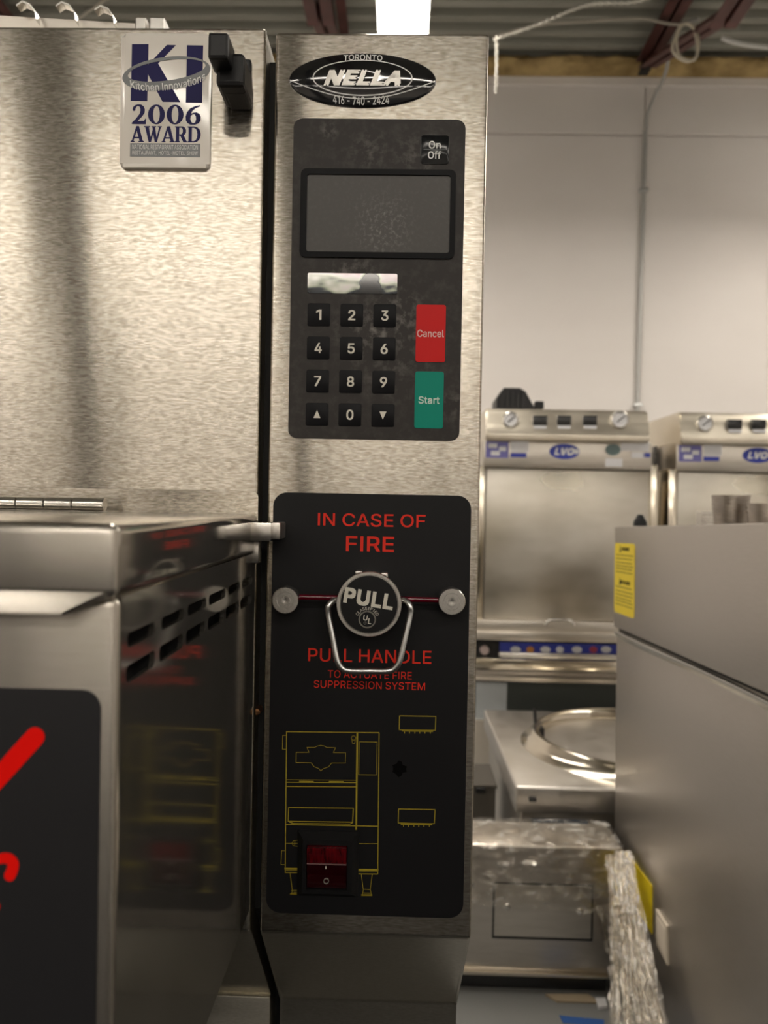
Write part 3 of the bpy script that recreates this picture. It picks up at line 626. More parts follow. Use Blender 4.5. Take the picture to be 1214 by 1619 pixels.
# ---- oval maker's badge
cx, cz = Q(573, 128); ax, az = 115.5*px, 42.5*px; H = .0042
def dome(x, z):
    r2 = ((x-cx)/ax)**2+((z-cz)/az)**2
    return H*(1-min(1, r2)**1.4)
def ellcap(c, a, b_, n=72, m=10):
    bm = bmesh.new(); rings = []
    for i in range(m+1):
        r = math.sin(PI/2*i/m)
        if i == 0: rings.append([bm.verts.new(F0(c[0], c[1], dome(*c)))])
        else: rings.append([bm.verts.new(F0(c[0]+a*r*math.cos(2*PI*k/n), c[1]+b_*r*math.sin(2*PI*k/n), dome(c[0]+a*r*math.cos(2*PI*k/n), c[1]+b_*r*math.sin(2*PI*k/n))+(.0008 if i < m else .0006))) for k in range(n)])
    rings.append([bm.verts.new(F0(c[0]+a*math.cos(2*PI*k/n), c[1]+b_*math.sin(2*PI*k/n), -.0003)) for k in range(n)])
    for A, B in zip(rings, rings[1:]):
        for k in range(n):
            if len(A) == 1: bm.faces.new((A[0], B[k], B[(k+1) % n]))
            else: bm.faces.new((A[k], B[k], B[(k+1) % n], A[(k+1) % n]))
    return bm
ov = obj('oval_badge', ellcap((cx, cz), ax, az), m_ovalblk, fr, 50)
DB = .0009
def arc(kx): return lambda x, z: (x, z-kx*(x*x)/(ax*ax)*az)
c1 = Q(574, 94); obj('city_lettering', text(F0, 'TORONTO', c1[0], c1[1], 61*px, 11*px, .0001, DB, .012, dome=dome, warp=arc(.35)), m_white, ov)
c1 = Q(571, 162.5); obj('phone_lettering', text(F0, '416 - 740 - 2424', c1[0], c1[1], 88*px, 11*px, .0001, DB, .012, dome=dome, warp=arc(-.45)), m_white, ov)
c1 = Q(573, 128.5); obj('name_lettering', text(F0, 'NELLA', c1[0], c1[1], 121*px, 24*px, .00015, DB, .045, shear=.3 , dome=dome, spacing=-.01), m_silver, ov)
def domestrip(poly, wd, nm, m):
    bm = strokes(F0, [poly], wd, .0001, DB)
    for v in bm.verts: v.co.y -= dome(v.co.x, v.co.z)
    return obj(nm, bm, m, ov)
c1 = Q(573.5, 127.5); e = ell(c1[0], c1[1], 77.5*px, 27.5*px, 64); domestrip(e+[e[0]], 1.7*px, 'inner_ring', m_white)
lo = [Q(459+ (687-459)*k/30, 128+31*math.sin(PI*k/30)**.9+ (1.5*k/30)) for k in range(31)]
domestrip(lo, 1.4*px, 'lens_line', m_white)

# ---- keypad overlay
x0, z0, x1, z1 = pxrect(460, 189, 731, 695, Y0)
cpx, cpz = (x0+x1)/2, (z0+z1)/2
def rel(pxx, pyy): a = Q(pxx, pyy); return a[0]-cpx, a[1]-cpz
m_panel = smudge('overlay_film', (.033, .0295, .0275), (.18, .168, .155), .5,
   [(*rel(625, 500), .03, .9), (*rel(665, 250), .03, .5), (*rel(560, 425), .03, .6), (*rel(585, 240), .022, .5), (*rel(570, 520), .03, .6), (*rel(725, 640), .02, .5), (*rel(520, 207), .01, .9), (*rel(620, 560), .05, .4)], 110, .47)
cp = obj('control_panel', prism(F0, rrect(x0, z0, x1, z1, .0065), -.0004, .0009, .0003, 1), m_panel, fr, label='dark grey keypad overlay with smudged film')
T = .0009
x0, z0, x1, z1 = pxrect(475, 269, 719.5, 409, Y0); xi0, zi0, xi1, zi1 = pxrect(485, 278, 711, 400, Y0)
obj('screen_frame', holed(F0, [rrect(x0, z0, x1, z1, .0045), rrect(xi0, zi0, xi1, zi1, .002)], T-.0004, T+.0014), mat('frame_black', (.002, .002, .003), 0, .4, spec=.12), cp)
scx, scz = (xi0+xi1)/2, (zi0+zi1)/2; a = Q(605, 350)
m_screen = smudge('screen_film', (.082, .078, .074), (.2, .193, .185), .36, [(a[0]-scx, a[1]-scz, .032, .9), (a[0]-scx, a[1]-scz-.012, .03, .5)], 330, .5)
obj('display_screen', prism(F0, rrect(xi0, zi0, xi1, zi1, .002), T-.0003, T+.0003), m_screen, cp)
m_key = mat('key_black', (.006, .006, .0075), 0, .45, spec=.15)
m_onoff = mat('glossy_key', (.008, .009, .01), 0, .14, spec=.35)
pk = obj('power_key', prism(F0, rrect(*pxrect(665, 215, 709.5, 260.5, Y0), .002), T-.0003, T+.0006, .0003), m_onoff, fr, 40, label='glossy black on and off key')
c1 = Q(687, 230.5); obj('key_lettering', text(F0, 'On', c1[0], c1[1], 19*px, 12*px, .0001, T+.0006, .01), m_white, pk)
c1 = Q(686.5, 246.5); obj('key_lettering', text(F0, 'Off', c1[0], c1[1], 20*px, 12*px, .0001, T+.0006, .01), m_white, pk)
obj('key_divider', strokes(F0, [[Q(670, 237.5), Q(706, 238.2)]], .9*px, .0001, T+.0006), m_ringgrey, pk)
# window strip, iridescent sheen and dark band painted into its colour
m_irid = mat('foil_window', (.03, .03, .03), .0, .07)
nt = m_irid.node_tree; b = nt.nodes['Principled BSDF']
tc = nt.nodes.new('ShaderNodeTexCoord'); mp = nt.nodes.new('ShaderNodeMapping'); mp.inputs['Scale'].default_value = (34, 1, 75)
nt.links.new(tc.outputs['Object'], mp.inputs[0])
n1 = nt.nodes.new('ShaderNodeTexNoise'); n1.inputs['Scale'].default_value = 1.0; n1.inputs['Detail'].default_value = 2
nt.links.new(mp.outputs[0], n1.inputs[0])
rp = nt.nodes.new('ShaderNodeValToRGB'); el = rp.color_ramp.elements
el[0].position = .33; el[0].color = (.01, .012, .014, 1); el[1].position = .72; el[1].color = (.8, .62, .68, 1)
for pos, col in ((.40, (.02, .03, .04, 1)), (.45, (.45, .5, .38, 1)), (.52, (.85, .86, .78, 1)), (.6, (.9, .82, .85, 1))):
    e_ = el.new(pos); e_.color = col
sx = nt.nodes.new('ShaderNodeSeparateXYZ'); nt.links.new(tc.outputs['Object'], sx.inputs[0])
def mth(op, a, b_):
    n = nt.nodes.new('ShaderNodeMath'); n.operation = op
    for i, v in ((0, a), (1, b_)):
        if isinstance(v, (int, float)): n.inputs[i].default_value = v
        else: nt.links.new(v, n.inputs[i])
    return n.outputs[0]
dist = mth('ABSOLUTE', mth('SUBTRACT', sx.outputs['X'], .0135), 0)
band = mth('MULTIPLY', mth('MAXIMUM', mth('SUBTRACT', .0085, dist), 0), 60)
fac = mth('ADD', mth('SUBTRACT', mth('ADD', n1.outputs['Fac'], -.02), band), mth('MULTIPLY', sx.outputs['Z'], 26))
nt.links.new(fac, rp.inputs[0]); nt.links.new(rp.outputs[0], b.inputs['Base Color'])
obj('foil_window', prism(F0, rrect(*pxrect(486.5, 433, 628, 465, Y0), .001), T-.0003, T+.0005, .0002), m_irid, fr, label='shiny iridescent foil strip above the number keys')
# number keys
k0, k1 = Q(504.3, 498.2), Q(605.3, 657)
legend = ['1', '2', '3', '4', '5', '6', '7', '8', '9', 'up', '0', 'down']
hs_ = 18*px
keymesh = None
for i, s in enumerate(legend):
    c, r = i % 3, i//3
    kx = k0[0]+(k1[0]-k0[0])*c/2; kz = k0[1]+(k1[1]-k0[1])*r/3
    if keymesh is None:
        k = obj('number_key', prism(F0, rrect(kx-hs_, kz-hs_, kx+hs_, kz+hs_, .0014), T-.0003, T+.0005, .00025), m_key, fr, 40); keymesh = k.data
    else:
        k = bpy.data.objects.new('number_key', keymesh); C.objects.link(k); k.parent = fr
        ORG[k] = Vector((kx, Y0-(T+.0001), kz)); k.location = ORG[k]-ORG[fr]
    if s in ('up', 'down'):
        d = 1 if s == 'up' else -1
        k.name = 'arrow_key'
        obj('arrow_mark', prism(F0, [(kx-5.5*px, kz-6*px*d), (kx+5.5*px, kz-6*px*d), (kx, kz+6.5*px*d)][::d], T+.0005, T+.0006), m_cream, k)
    else:
        obj('digit', text(F0, s, kx, kz, (8.5 if s == '1' else 11.2)*px, 16.2*px, .0001, T+.0005, .014), m_cream, k)
m_ckey = mat('cancel_red', (.62, .010, .010), 0, .4, spec=.2); m_skey = mat('start_green', (.0, .26, .185), 0, .4, spec=.2)
ck = obj('cancel_key', prism(F0, rrect(*pxrect(657.5, 482.5, 704, 573, Y0), .0016), T-.0003, T+.0005, .0002), m_ckey, fr, label='red cancel key')
c1 = Q(680.5, 528); obj('key_lettering', text(F0, 'Cancel', c1[0], c1[1], 42*px, 11.5*px, .0001, T+.0005, .012), mat('pink_print', (.75, .5, .47), 0, .5), ck)
sk = obj('start_key', prism(F0, rrect(*pxrect(655.5, 588, 700.8, 677.5, Y0), .0016), T-.0003, T+.0005, .0002), m_skey, fr, label='green start key')
c1 = Q(678, 633); obj('key_lettering', text(F0, 'Start', c1[0], c1[1], 33*px, 11.5*px, .0001, T+.0005, .012), mat('mint_print', (.6, .75, .68), 0, .5), sk)

# ---- fire plate
x0, z0, x1, z1 = pxrect(426.5, 781, 738.5, 1447, Y0)
x0 = max(x0, CX0+.0022)
fp = obj('fire_plate', prism(F0, rrect(x0, z0, x1, z1, .0105, 8), -.0004, .0008, .0003, 1), m_plate, fr, label='matte black fire instruction plate')
T = .0008
for s, cxp, cyp, wp, hp, bo in (('IN CASE OF', 587.5, 822.5, 170, 20.5, .006), ('FIRE', 585, 860, 76, 24, .012), ('PULL HANDLE', 584.5, 1037, 195, 21, .006),
                            ('TO ACTUATE FIRE', 584.5, 1066.5, 133, 12, .0), ('SUPPRESSION SYSTEM', 584, 1083, 176, 12, .0)):
    c1 = Q(cxp, cyp); obj('red_lettering', text(F0, s, c1[0], c1[1], wp*px, hp*px, .00015, T, bo), m_red, fp)
def D(l): return [Q(400+a*.313, 1090+b*.313) for a, b in l]
thin = [[(219, 316), (283, 316), (273, 291), (312, 291), (326, 284), (343, 281), (360, 284), (372, 291), (417, 293), (406, 317), (468, 318), (466, 370), (397, 370), (382, 389), (354, 399), (343, 410), (333, 398), (308, 388), (294, 369), (218, 368), (219, 316)],
  [(168, 230), (151, 231), (149, 300), (168, 301)], [(163, 812), (145, 812), (142, 882), (162, 883)],
  [(537, 263), (627, 264), (624, 430), (534, 429), (537, 263)], [(167, 455), (522, 457)], [(535, 777), (628, 777)], [(165, 775), (232, 775)],
  [(188, 927), (198, 1005)], [(195, 1012), (232, 1012)], [(547, 930), (557, 1008)], [(602, 932), (592, 1008)], [(557, 1006), (592, 1008)], [(555, 1026), (596, 1027), (600, 1040), (547, 1040), (555, 1026)],
  [(557, 1008), (555, 1026)], [(592, 1008), (596, 1026)], [(200, 1005), (198, 1022), (188, 1034), (245, 1035)], [(206, 1022), (240, 1023)],
  [(225, 760), (205, 762), (197, 775), (205, 788), (225, 790)], [(212, 762), (211, 788)], [(163, 910), (225, 911)], [(532, 915), (630, 916)],
  [(499, 254), (503, 272), (513, 272), (517, 254)]]
mid = [[(170, 212), (637, 217), (630, 930), (532, 929)], [(170, 212), (163, 922), (228, 923)], [(167, 467), (522, 469)], [(167, 488), (521, 490)],
  [(180, 595), (507, 598), (503, 668), (178, 664), (180, 595)], [(165, 680), (630, 689)], [(525, 216), (519, 705)], [(529, 216), (523, 705)],
  [(740, 132), (923, 135), (920, 205), (738, 202), (740, 132)], [(735, 602), (919, 605), (915, 676), (733, 672), (735, 602)],
  [(235, 462), (305, 463)], [(385, 463), (455, 464)], [(185, 668), (205, 675), (490, 678), (503, 670)]]
thick = [[(755, 206), (905, 209)], [(750, 677), (900, 680)], [(163, 902), (224, 903)], [(532, 908), (630, 909)], [(550, 1037), (598, 1037)], [(192, 1031), (240, 1032)]]
for q in (765, 790, 817, 842, 868, 895): mid.append([(q, 206), (q, 219)]); mid.append([(q-5, 677), (q-5, 690)])
for q in range(12): pass
circ = [(508+11*math.cos(2*PI*k/14), 244+11*math.sin(2*PI*k/14)) for k in range(15)]; mid.append(circ)
bm = strokes(F0, [D(l) for l in thin], .75*px, .0001, T)
strokes(F0, [D(l) for l in mid], 1.25*px, .0001, T, bm=bm); strokes(F0, [D(l) for l in thick], 2.6*px, .0001, T, bm=bm)
obj('yellow_diagram', bm, m_yellow, fp)
c1 = Q(631, 1215)
obj('thumb_smear', prism(F0, [(c1[0]+11*px*math.cos(k*.42)*(1+.25*math.sin(k*2.3)), c1[1]+11*px*math.sin(k*.42)*(1+.25*math.cos(k*1.7))) for k in range(15)], T-.0001, T+.00004), mat('smear', (.003, .003, .003), 0, .7, spec=.05), fp)

# ---- pull knob, bail, studs, break rod
kc = up(583.3, 955.5, .565); rk = 51.7/FPX*.565; kfr = fr_at((kc.x, .565, kc.z))
kb = obj('pull_knob', lathe(kfr, [(0, -.0245), (rk*.93, -.0245), (rk*.93, -.006), (rk*.985, -.005), (rk, -.003), (rk, -.0006), (rk*.985, 0), (rk*.9, .0), (rk*.885, -.0008), (0, -.0008)], 64), m_cast, fr, 35)
obj('face_label', lathe(kfr, [(0, -.0002), (rk*.875, -.0002), (rk*.875, -.0009), (0, -.0009)], 56), m_blackpl, kb)
for a in (112, 62):
    a = math.radians(a); q = Vector((kc.x+rk*.955*math.cos(a), .580, kc.z+rk*.955*math.sin(a)))
    obj('knob_lug', bx(q-Vector((.0026, .005, .0022)), q+Vector((.0026, .005, .0022)), .001), m_cast, kb)
tl = math.radians(-8); ks = .565/FPX
def KP(a, b): p = up(a, b, .565); return p.x, p.z
c1 = KP(583, 946.5); obj('pull_lettering', text(fr_at((0, .565, 0)), 'PULL', c1[0], c1[1], 79*ks, 25*ks, .0002, 0, .035, rot=tl), m_cream, kb)
c1 = KP(580.5, 979.5); e = [(c1[0]+12.6*ks*math.cos(k*PI/16), c1[1]+12.6*ks*math.sin(k*PI/16)) for k in range(33)]
kf0 = fr_at((0, .565, 0))
obj('ring_mark', strokes(kf0, [e], 2.1*ks, .0002, 0), m_cream, kb)
b = text(kf0, 'U', c1[0]-2.9*ks, c1[1]+2.6*ks, 6.6*ks, 8.6*ks, .0002, 0, .02, rot=tl)
text(kf0, 'L', c1[0]+4.1*ks, c1[1]-2.6*ks, 5.4*ks, 9*ks, .0002, 0, .02, rot=tl, bm=b)
strokes(kf0, [ell(c1[0]-3.4*ks, c1[1]-5.6*ks, 1.8*ks, 1.8*ks, 10)], .6*ks, .0002, 0, bm=b)
obj('monogram_mark', b, m_cream, kb)
word = 'CLASSIFIED'; b = None
for i, chh in enumerate(word):
    a = math.radians(152-(i/(len(word)-1))*124-0); R_ = 17.8*ks
    b = text(kf0, chh, c1[0]+R_*math.cos(a), c1[1]+R_*math.sin(a), (.9 if chh == 'I' else 3.5)*ks, 4.9*ks, .0002, 0, 0, rot=a-PI/2, bm=b)
obj('arc_lettering', b, m_cream, kb)
BY = .574
bail = smoothpath([up(a, b, y) for a, b, y in ((545, 950, .580), (530, 949, .577), (519.5, 958, BY), (519.5, 972, BY), (525.5, 1005, BY-.002), (532.5, 1042, BY-.004), (539.5, 1055, BY-.004), (552, 1060.5, BY-.004), (583, 1061, BY-.004), (612, 1061, BY-.004), (624.5, 1056, BY-.004), (632.5, 1043, BY-.004), (641, 1006, BY-.002), (648.5, 972, BY), (648.5, 959, BY), (640, 949.5, .577), (625, 950, .580))], 6)
obj('bail_handle', tube(bail, 4.9/FPX*BY, 14), m_zinc, fr, 60)
m_stud = steel('turned_steel', .24, .6, (0, 0, 1), (900, 900, 900), .0, .04, base=(.74, .72, .68), rvar=.02)
for sx, sy, r in ((451, 949.5, 21.8), (714.3, 951.5, 21.8)):
    c1 = up(sx, sy, .571); rr = r/FPX*.571
    st = obj('retaining_stud', lathe(fr_at((c1.x, .571, c1.z)), [(0, -.0188), (rr*.72, -.0188), (rr*.72, -.012), (rr, -.0115), (rr, -.0012), (rr*.93, 0), (rr*.62, .0), (rr*.60, -.0002), (rr*.36, -.0002), (rr*.34, 0), (rr*.1, 0), (0, -.0002)], 40), m_stud, fr, 35)
rz = up(583, 946.5, .578)
obj('break_rod', tube([(up(462, 944.5, .579).x, .579, rz.z), (up(703, 949, .579).x, .579, rz.z)], .0021, 14), mat('ruby_glass', (.10, .0, .008), 0, .08, coat=.5), fr, 60)

# ---- power switch
x0, z0, x1, z1 = pxrect(471, 1312, 567, 1414, Y0)
def frustum(fr_, o0, o1, t0, t1, hole, m, nm, parent):
    bm = bmesh.new()
    def ringv(r, t): return [bm.verts.new(fr_(x, z, t)) for x, z in ((r[0], r[1]), (r[2], r[1]), (r[2], r[3]), (r[0], r[3]))]
    L = [ringv(o0, t0), ringv(o0, t0+.002), ringv(o1, t1), ringv(hole, t1), ringv(hole, t0)]
    for A, B in zip(L, L[1:]):
        for k in range(4): bm.faces.new((A[k], A[(k+1) % 4], B[(k+1) % 4], B[k]))
    return obj(nm, bm, m, parent)
e = .0045
hx0, hz0, hx1, hz1 = pxrect(486, 1329, 550, 1399, Y0)
sw = frustum(F0, (x0, z0, x1, z1), (x0+e, z0+e, x1-e, z1-e), .0006, .0085, (hx0, hz0, hx1, hz1), m_blackpl, 'power_switch', fr)
m_ruby = mat('red_rocker', (.02, .0005, .0015), 0, .15, coat=.4)
m_ruby2 = mat('red_rocker_window', (.12, .002, .006), 0, .12, noise=((.025, .0005, .002), (.15, .002, .006)), bscale=(420, 420, 60), coat=.5)
zc = Q(518, 1356.5)[1]
f = Frame((hx0+.0006, 0, 0), (0, 1, 0), (0, 0, 1), (1, 0, 0)); wdt = hx1-hx0-.0012
def bulge(b, cxx, hw):
    bmesh.ops.bevel(b, geom=b.edges[:], offset=.0006, segments=2, affect='EDGES', profile=.5); return b
rk_ = obj('rocker', bulge(prism(f, [(Y0-.001, zc), (Y0-.0098, zc), (Y0-.0062, (zc+hz0)/2), (Y0-.0065, hz0+.0006), (Y0-.001, hz0+.0006)], 0, wdt), 0, 0), m_ruby, sw, 30)
obj('rocker_window', bulge(prism(f, [(Y0-.001, zc+.0004), (Y0-.0104, zc+.0004), (Y0-.0125, hz1-.0006), (Y0-.001, hz1-.0006)], 0, wdt), 0, 0), m_ruby2, sw, 30)
obj('rocker_ridge', bx((hx0+.0006, Y0-.0112, zc-.0003), (hx1-.0006, Y0-.008, zc+.0005), .0002), mat('pink_edge', (.16, .08, .08), 0, .3), sw)
c1 = Q(517, 1362.5); obj('switch_mark', prism(F0, [(c1[0]-.0004, c1[1]-.001), (c1[0]+.0004, c1[1]-.001), (c1[0]+.0004, c1[1]+.001), (c1[0]-.0004, c1[1]+.001)], .0070, .0099), m_cream, sw)
c1 = Q(517, 1386.5); ee = ell(c1[0], c1[1], 3.6*px, 3.9*px, 20); obj('switch_mark', strokes(F0, [ee+[ee[0]]], 1.3*px, .0010, .0060), m_cream, sw)

# ---- food drawer projecting towards us
DX = up(404, 830, .58).x; DXL = -.60; YF = .295
ZLT = EYE-.0088; ZLB = EYE-.0385; ZDB = EYE-.312
m_plate2 = mat('drawer_plate_black', (.016, .016, .018), 0, .45)
x0f = up(-40, 800, Y0-.006).x
zf0, zf1 = up(300, 822, Y0-.004).z, up(300, 775, Y0-.004).z
flange = obj('upright_flange', prism(front(Y0-.0035), [(DXL, zf0), (DX+.0005, zf0)]+[(DX-.004+.0045*math.cos(a*PI/12), zf1-.0045+.0045*math.sin(a*PI/12)) for a in range(7)]+[(DXL, zf1)], -.003, 0, .0005), m_front, fr)
lid = obj('drawer_lid', bx((DXL, YF, ZLB), (DX, Y0-.004, ZLT), .0045, 4), m_lid, fr, 50)
lid.data.materials.append(m_side); lid.data.materials.append(m_lidtop)
for p_ in lid.data.polygons:
    if p_.normal.x > .95: p_.material_index = 1
    elif p_.normal.z > .7: p_.material_index = 2
# folded lip along the bottom of the lid front
lx0, lx1 = DXL, DX-.003
f = Frame((lx0, 0, 0), (0, 1, 0), (0, 0, 1), (1, 0, 0))
b = prism(f, [(YF+.003, ZLB+.0030), (YF-.0006, ZLB+.0030), (YF-.0044, ZLB-.0045), (YF-.0042, ZLB-.0058), (YF-.0012, ZLB-.0058), (YF+.004, ZLB-.0005)], 0, lx1-lx0)
for v in b.verts:
    if v.co.x > lx1-.001 and v.co.z < ZLB-.003: v.co.x -= .016
    elif v.co.x > lx1-.001: v.co.x -= .001
obj('lid_lip', b, m_lid, fr, 40)
# drawer body: front, side with slots, bottom
SB = DX-.0012
obj('drawer_front', bx((DXL, YF+.004, ZDB), (SB, YF+.012, ZLB+.0005), .004, 4), m_lid, fr, 50)
fs = Frame((SB, 0, 0), (0, 1, 0), (0, 0, 1), (1, 0, 0))
def upsd(a, b): p = upx(a, b, SB); return p.y, p.z
slots = []
for row, xs_ in ((0, ((203, 246), (256.5, 292), (298, 327), (331, 357), (361.5, 380), (383, 399))), (1, ((202, 247), (254, 291), (296, 325), (330, 355), (358, 379), (381, 398)))):
    za = upsd(225, 990 if row == 0 else 1037)[1]; zb_ = upsd(225, 1014 if row == 0 else 1067)[1]
    zc_, hz = (za+zb_)/2, (za-zb_)/2*.9
    for a, b in xs_:
        ya, yb = upsd(b, 900)[0], upsd(a, 900)[0]
        slots.append(rrect(yb, zc_-hz, ya, zc_+hz, .0028, 4))
y0_, y1_ = YF+.010, Y0-.002
b = holed(fs, [[(y0_, ZDB), (y1_, ZDB), (y1_, ZLB+.0003), (y0_, ZLB+.0003)]]+slots, -.0025, 0)
obj('slotted_side', b, m_side, fr)
obj('slot_dark_filler', bx((SB-.07, YF+.02, ZLB-.07), (SB-.02, Y0-.01, ZLB-.003)), m_gapshade, fr)  # black block behind the slots stands in for the dark inside
obj('drawer_base', bx((DXL, YF+.012, ZDB), (SB-.003, Y0-.002, ZDB+.004)), m_lid, fr)
obj('drawer_tray', bx((DXL, YF+.012, ZDB+.004), (DXL+.004, Y0-.002, ZLB)), m_lid, fr)
# black logo plate on the drawer front
YP = YF+.004; FP = front(YP)
pr = up(157, 1300, YP).x; pt = up(90, 1089, YP).z
poly = [(DXL+.05, ZDB+.002), (pr, ZDB+.002)]+[(pr-.0075+.0075*math.cos(a*PI/16), pt-.0075+.0075*math.sin(a*PI/16)) for a in range(9)]+[(DXL+.05, pt)]
dp = obj('logo_plate', prism(FP, poly, -.0003, .0006, .0002, 1), m_plate2, fr, label='black drawer plate with red script')
m_red2 = mat('red_script', (.9, .006, .003), 0, .45, spec=.15)
def brush(px_, rad, nm):
    pp = [up(a, b, YP) for a, b in px_]; bm = bmesh.new(); n = 10
    path = smoothpath([(p.x, 0, p.z) for p in pp], 6)
    rr = [r_*YP/FPX for r_ in rad]; R2 = []
    for i in range(len(path)):
        t = i/(len(path)-1)*(len(rr)-1); k = min(int(t), len(rr)-2); R2.append(rr[k]+(rr[k+1]-rr[k])*(t-k))
    L, Rr = [], []
    for i, p in enumerate(path):
        d = (path[min(i+1, len(path)-1)]-path[max(i-1, 0)]).normalized(); nn = Vector((-d.z, 0, d.x))
        L.append((p.x+nn.x*R2[i], p.z+nn.z*R2[i])); Rr.append((p.x-nn.x*R2[i], p.z-nn.z*R2[i]))
    p = path[-1]; d = (path[-1]-path[-2]).normalized(); a0 = math.atan2(d.z, d.x)
    capp = [(p.x+R2[-1]*math.cos(a0+PI/2-PI*k/8), p.z+R2[-1]*math.sin(a0+PI/2-PI*k/8)) for k in range(1, 8)]
    return obj(nm, prism(FP, L+capp+Rr[::-1], .0006, .0009), m_red2, dp)
brush([(-60, 1297), (-20, 1251), (20, 1205), (57, 1164)], [13, 14, 15.5, 15.5], 'script_stroke')
brush([(-45, 1400), (-20, 1370), (0, 1357), (14, 1356), (22, 1363), (21, 1374), (17, 1383)], [7, 8, 8, 9, 9, 9, 9], 'script_stroke')
brush([(-40, 1440), (-20, 1440), (-6, 1432)], [7, 8, 8], 'script_stroke')
# piano hinge
hy = .566; hz_ = up(80, 803, hy).z; hr = 10.6/FPX*hy
ks_ = [-60, -16, 28, 72, 116, 167]
hg = None
for a, b in zip(ks_, ks_[1:]):
    xa, xb = up(a+1, 803, hy).x, up(b-1, 803, hy).x
    f = Frame((xa, hy, ZLT+hr+.0004), (0, 1, 0), (0, 0, 1), (1, 0, 0)); L_ = xb-xa
    prof_ = [(hr*.5, .0), (hr*.9, 0), (hr, .0006), (hr, L_-.0006), (hr*.9, L_), (hr*.5, L_), (hr*.5, 0)]
    obj('hinge_knuckle', lathe(f, prof_, 24), m_bright, fr, 35)
xa, xb = up(-200, 803, hy).x, up(166, 803, hy).x
obj('hinge_pin', tube([(xa, hy, ZLT+hr+.0004), (xb, hy, ZLT+hr+.0004)], hr*.42, 12), m_bright, fr, 40)
obj('hinge_leaf', bx((up(-200, 803, hy).x, hy+.004, ZLT-.0005), (up(166, 803, hy).x, Y0-.005, ZLT+.0008)), m_bright, fr)
# catch bracket across the gap
bk = obj('catch_bracket', pxbox(391, 826, 429, 856, .561, .016, .0012), m_bright, fr, 40)
obj('catch_tip', pxbox(428.5, 826, 443, 853, .562, .0268, .0012), m_cast, bk, 40)
obj('catch_arm', pxbox(391, 855, 409, 891, .575, .012, .0012), m_bright, bk, 40)

# ================================================================== RIGHT-HAND CABINET (tilts two degrees)
RXS = up(970, 832, 2.14).x; TILT = math.radians(-2.0)
rc = thing('steel_side_cabinet', 'large grey stainless cabinet at right with yellow warning labels and a slanting seam', 'cabinet', (RXS+.4, 2.14, .0))
CT, ST = math.cos(TILT), math.sin(TILT)
def untilt(p):
    y, z = p.y-2.14, p.z; return Vector((p.x, 2.14+y*CT+z*ST, -y*ST+z*CT))
def RC(a, b): q = untilt(upx(a, b, RXS)); return -q.y, q.z
RF = Frame((RXS, 0, 0), (0, -1, 0), (0, 0, 1), (-1, 0, 0))
top = RC(971, 833)[1]; seam = RC(971, 993)[1]; YB = -RC(970.5, 900)[0]
YN = .62
obj('upper_shell', bx((RXS, YN, seam+.003), (RXS+.8, YB, top), .004, 3), m_cab, rc, 40)
lowb = bx((RXS+.006, YN+.01, .06), (RXS+.8, YB-.004, seam-.004), .01, 3)
obj('lower_shell', lowb, m_cab, rc, 40)
# folded sheet edge under the seam, bowed outward near us
n = 24; bm = bmesh.new(); rows = []
for i in range(n+1):
    t = i/n; y = YB-.01-(YB-YN-.03)*t; bow = .004*math.sin(PI*t)**2+.0012*math.sin(t*19)
    dz = -.005-.012*max(0, t-.42)**1.0*1.5-.002*math.sin(t*9)
    rows.append([bm.verts.new((RXS+.007, y, seam+dz-.02)), bm.verts.new((RXS-.001-bow, y, seam+dz-.004)), bm.verts.new((RXS-.0005-bow, y, seam+dz)), bm.verts.new((RXS+.012, y, seam+dz-.002))])
for A, B in zip(rows, rows[1:]):
    for k in range(3): bm.faces.new((A[k], A[k+1], B[k+1], B[k]))
obj('seam_edge', bm, m_bright, rc, 60)
obj('seam_shadow_gap', bx((RXS+.012, YN+.02, seam-.04), (RXS+.78, YB-.012, seam+.004)), m_gapshade, rc)
for x in (.06, .74):
    for y in (YN+.06, YB-.1): obj('leg', tube([(RXS+x, y, -.02), (RXS+x, y, .07)], .02, 12), m_blackpl, rc, 40)
m_ylab = mat('yellow_label', (.78, .60, .0), 0, .45); m_ink = mat('label_ink', (.07, .055, .0), 0, .6)
# warning label near the far edge
a, b = RC(972.5, 858), RC(1004, 860); c, d = RC(972.5, 966), RC(1005, 981)
lx0, lx1 = a[0], b[0]; lz1 = (a[1]+b[1])/2; lz0 = (c[1]+d[1])/2
LL = obj('warning_label', prism(RF, rrect(lx0, lz0, lx1, lz1, .012), -.0005, .0008), m_ylab, rc, label='yellow warning label with black lettering')
lw, lh = lx1-lx0, lz1-lz0
def LP(u, v): return lx0+lw*u, lz0+lh*v
bm = text(RF, 'WARNING', *LP(.56, .92), lw*.38, lh*.05, .0004, .0008, .01)
text(RF, 'MISE EN GARDE', *LP(.55, .455), lw*.5, lh*.05, .0004, .0008, .01, bm=bm)
for v in (.92, .46):
    q = LP(.3, v); prism(RF, [(q[0]-.008, q[1]-.009), (q[0]+.008, q[1]-.009), (q[0], q[1]+.01)], .0008, .0012, bm=bm)
obj('label_heading', bm, m_ink, LL)
bm = bmesh.new()
for v in (.83, .78, .725, .68, .64, .59, .38, .32, .27, .22, .18, .13):
    u = .08
    while u < .88:
        wl = rnd.uniform(.03, .1); q0, q1 = LP(u, v), LP(min(.93, u+wl), v)
        prism(RF, [(q0[0], q0[1]-.002), (q1[0], q1[1]-.002), (q1[0], q1[1]+.002), (q0[0], q0[1]+.002)], .0008, .001, bm=bm); u += wl+.02
o = obj('label_small_print', bm, mat('small_print', (.3, .23, .0), 0, .6), LL); o['kind'] = 'stuff'
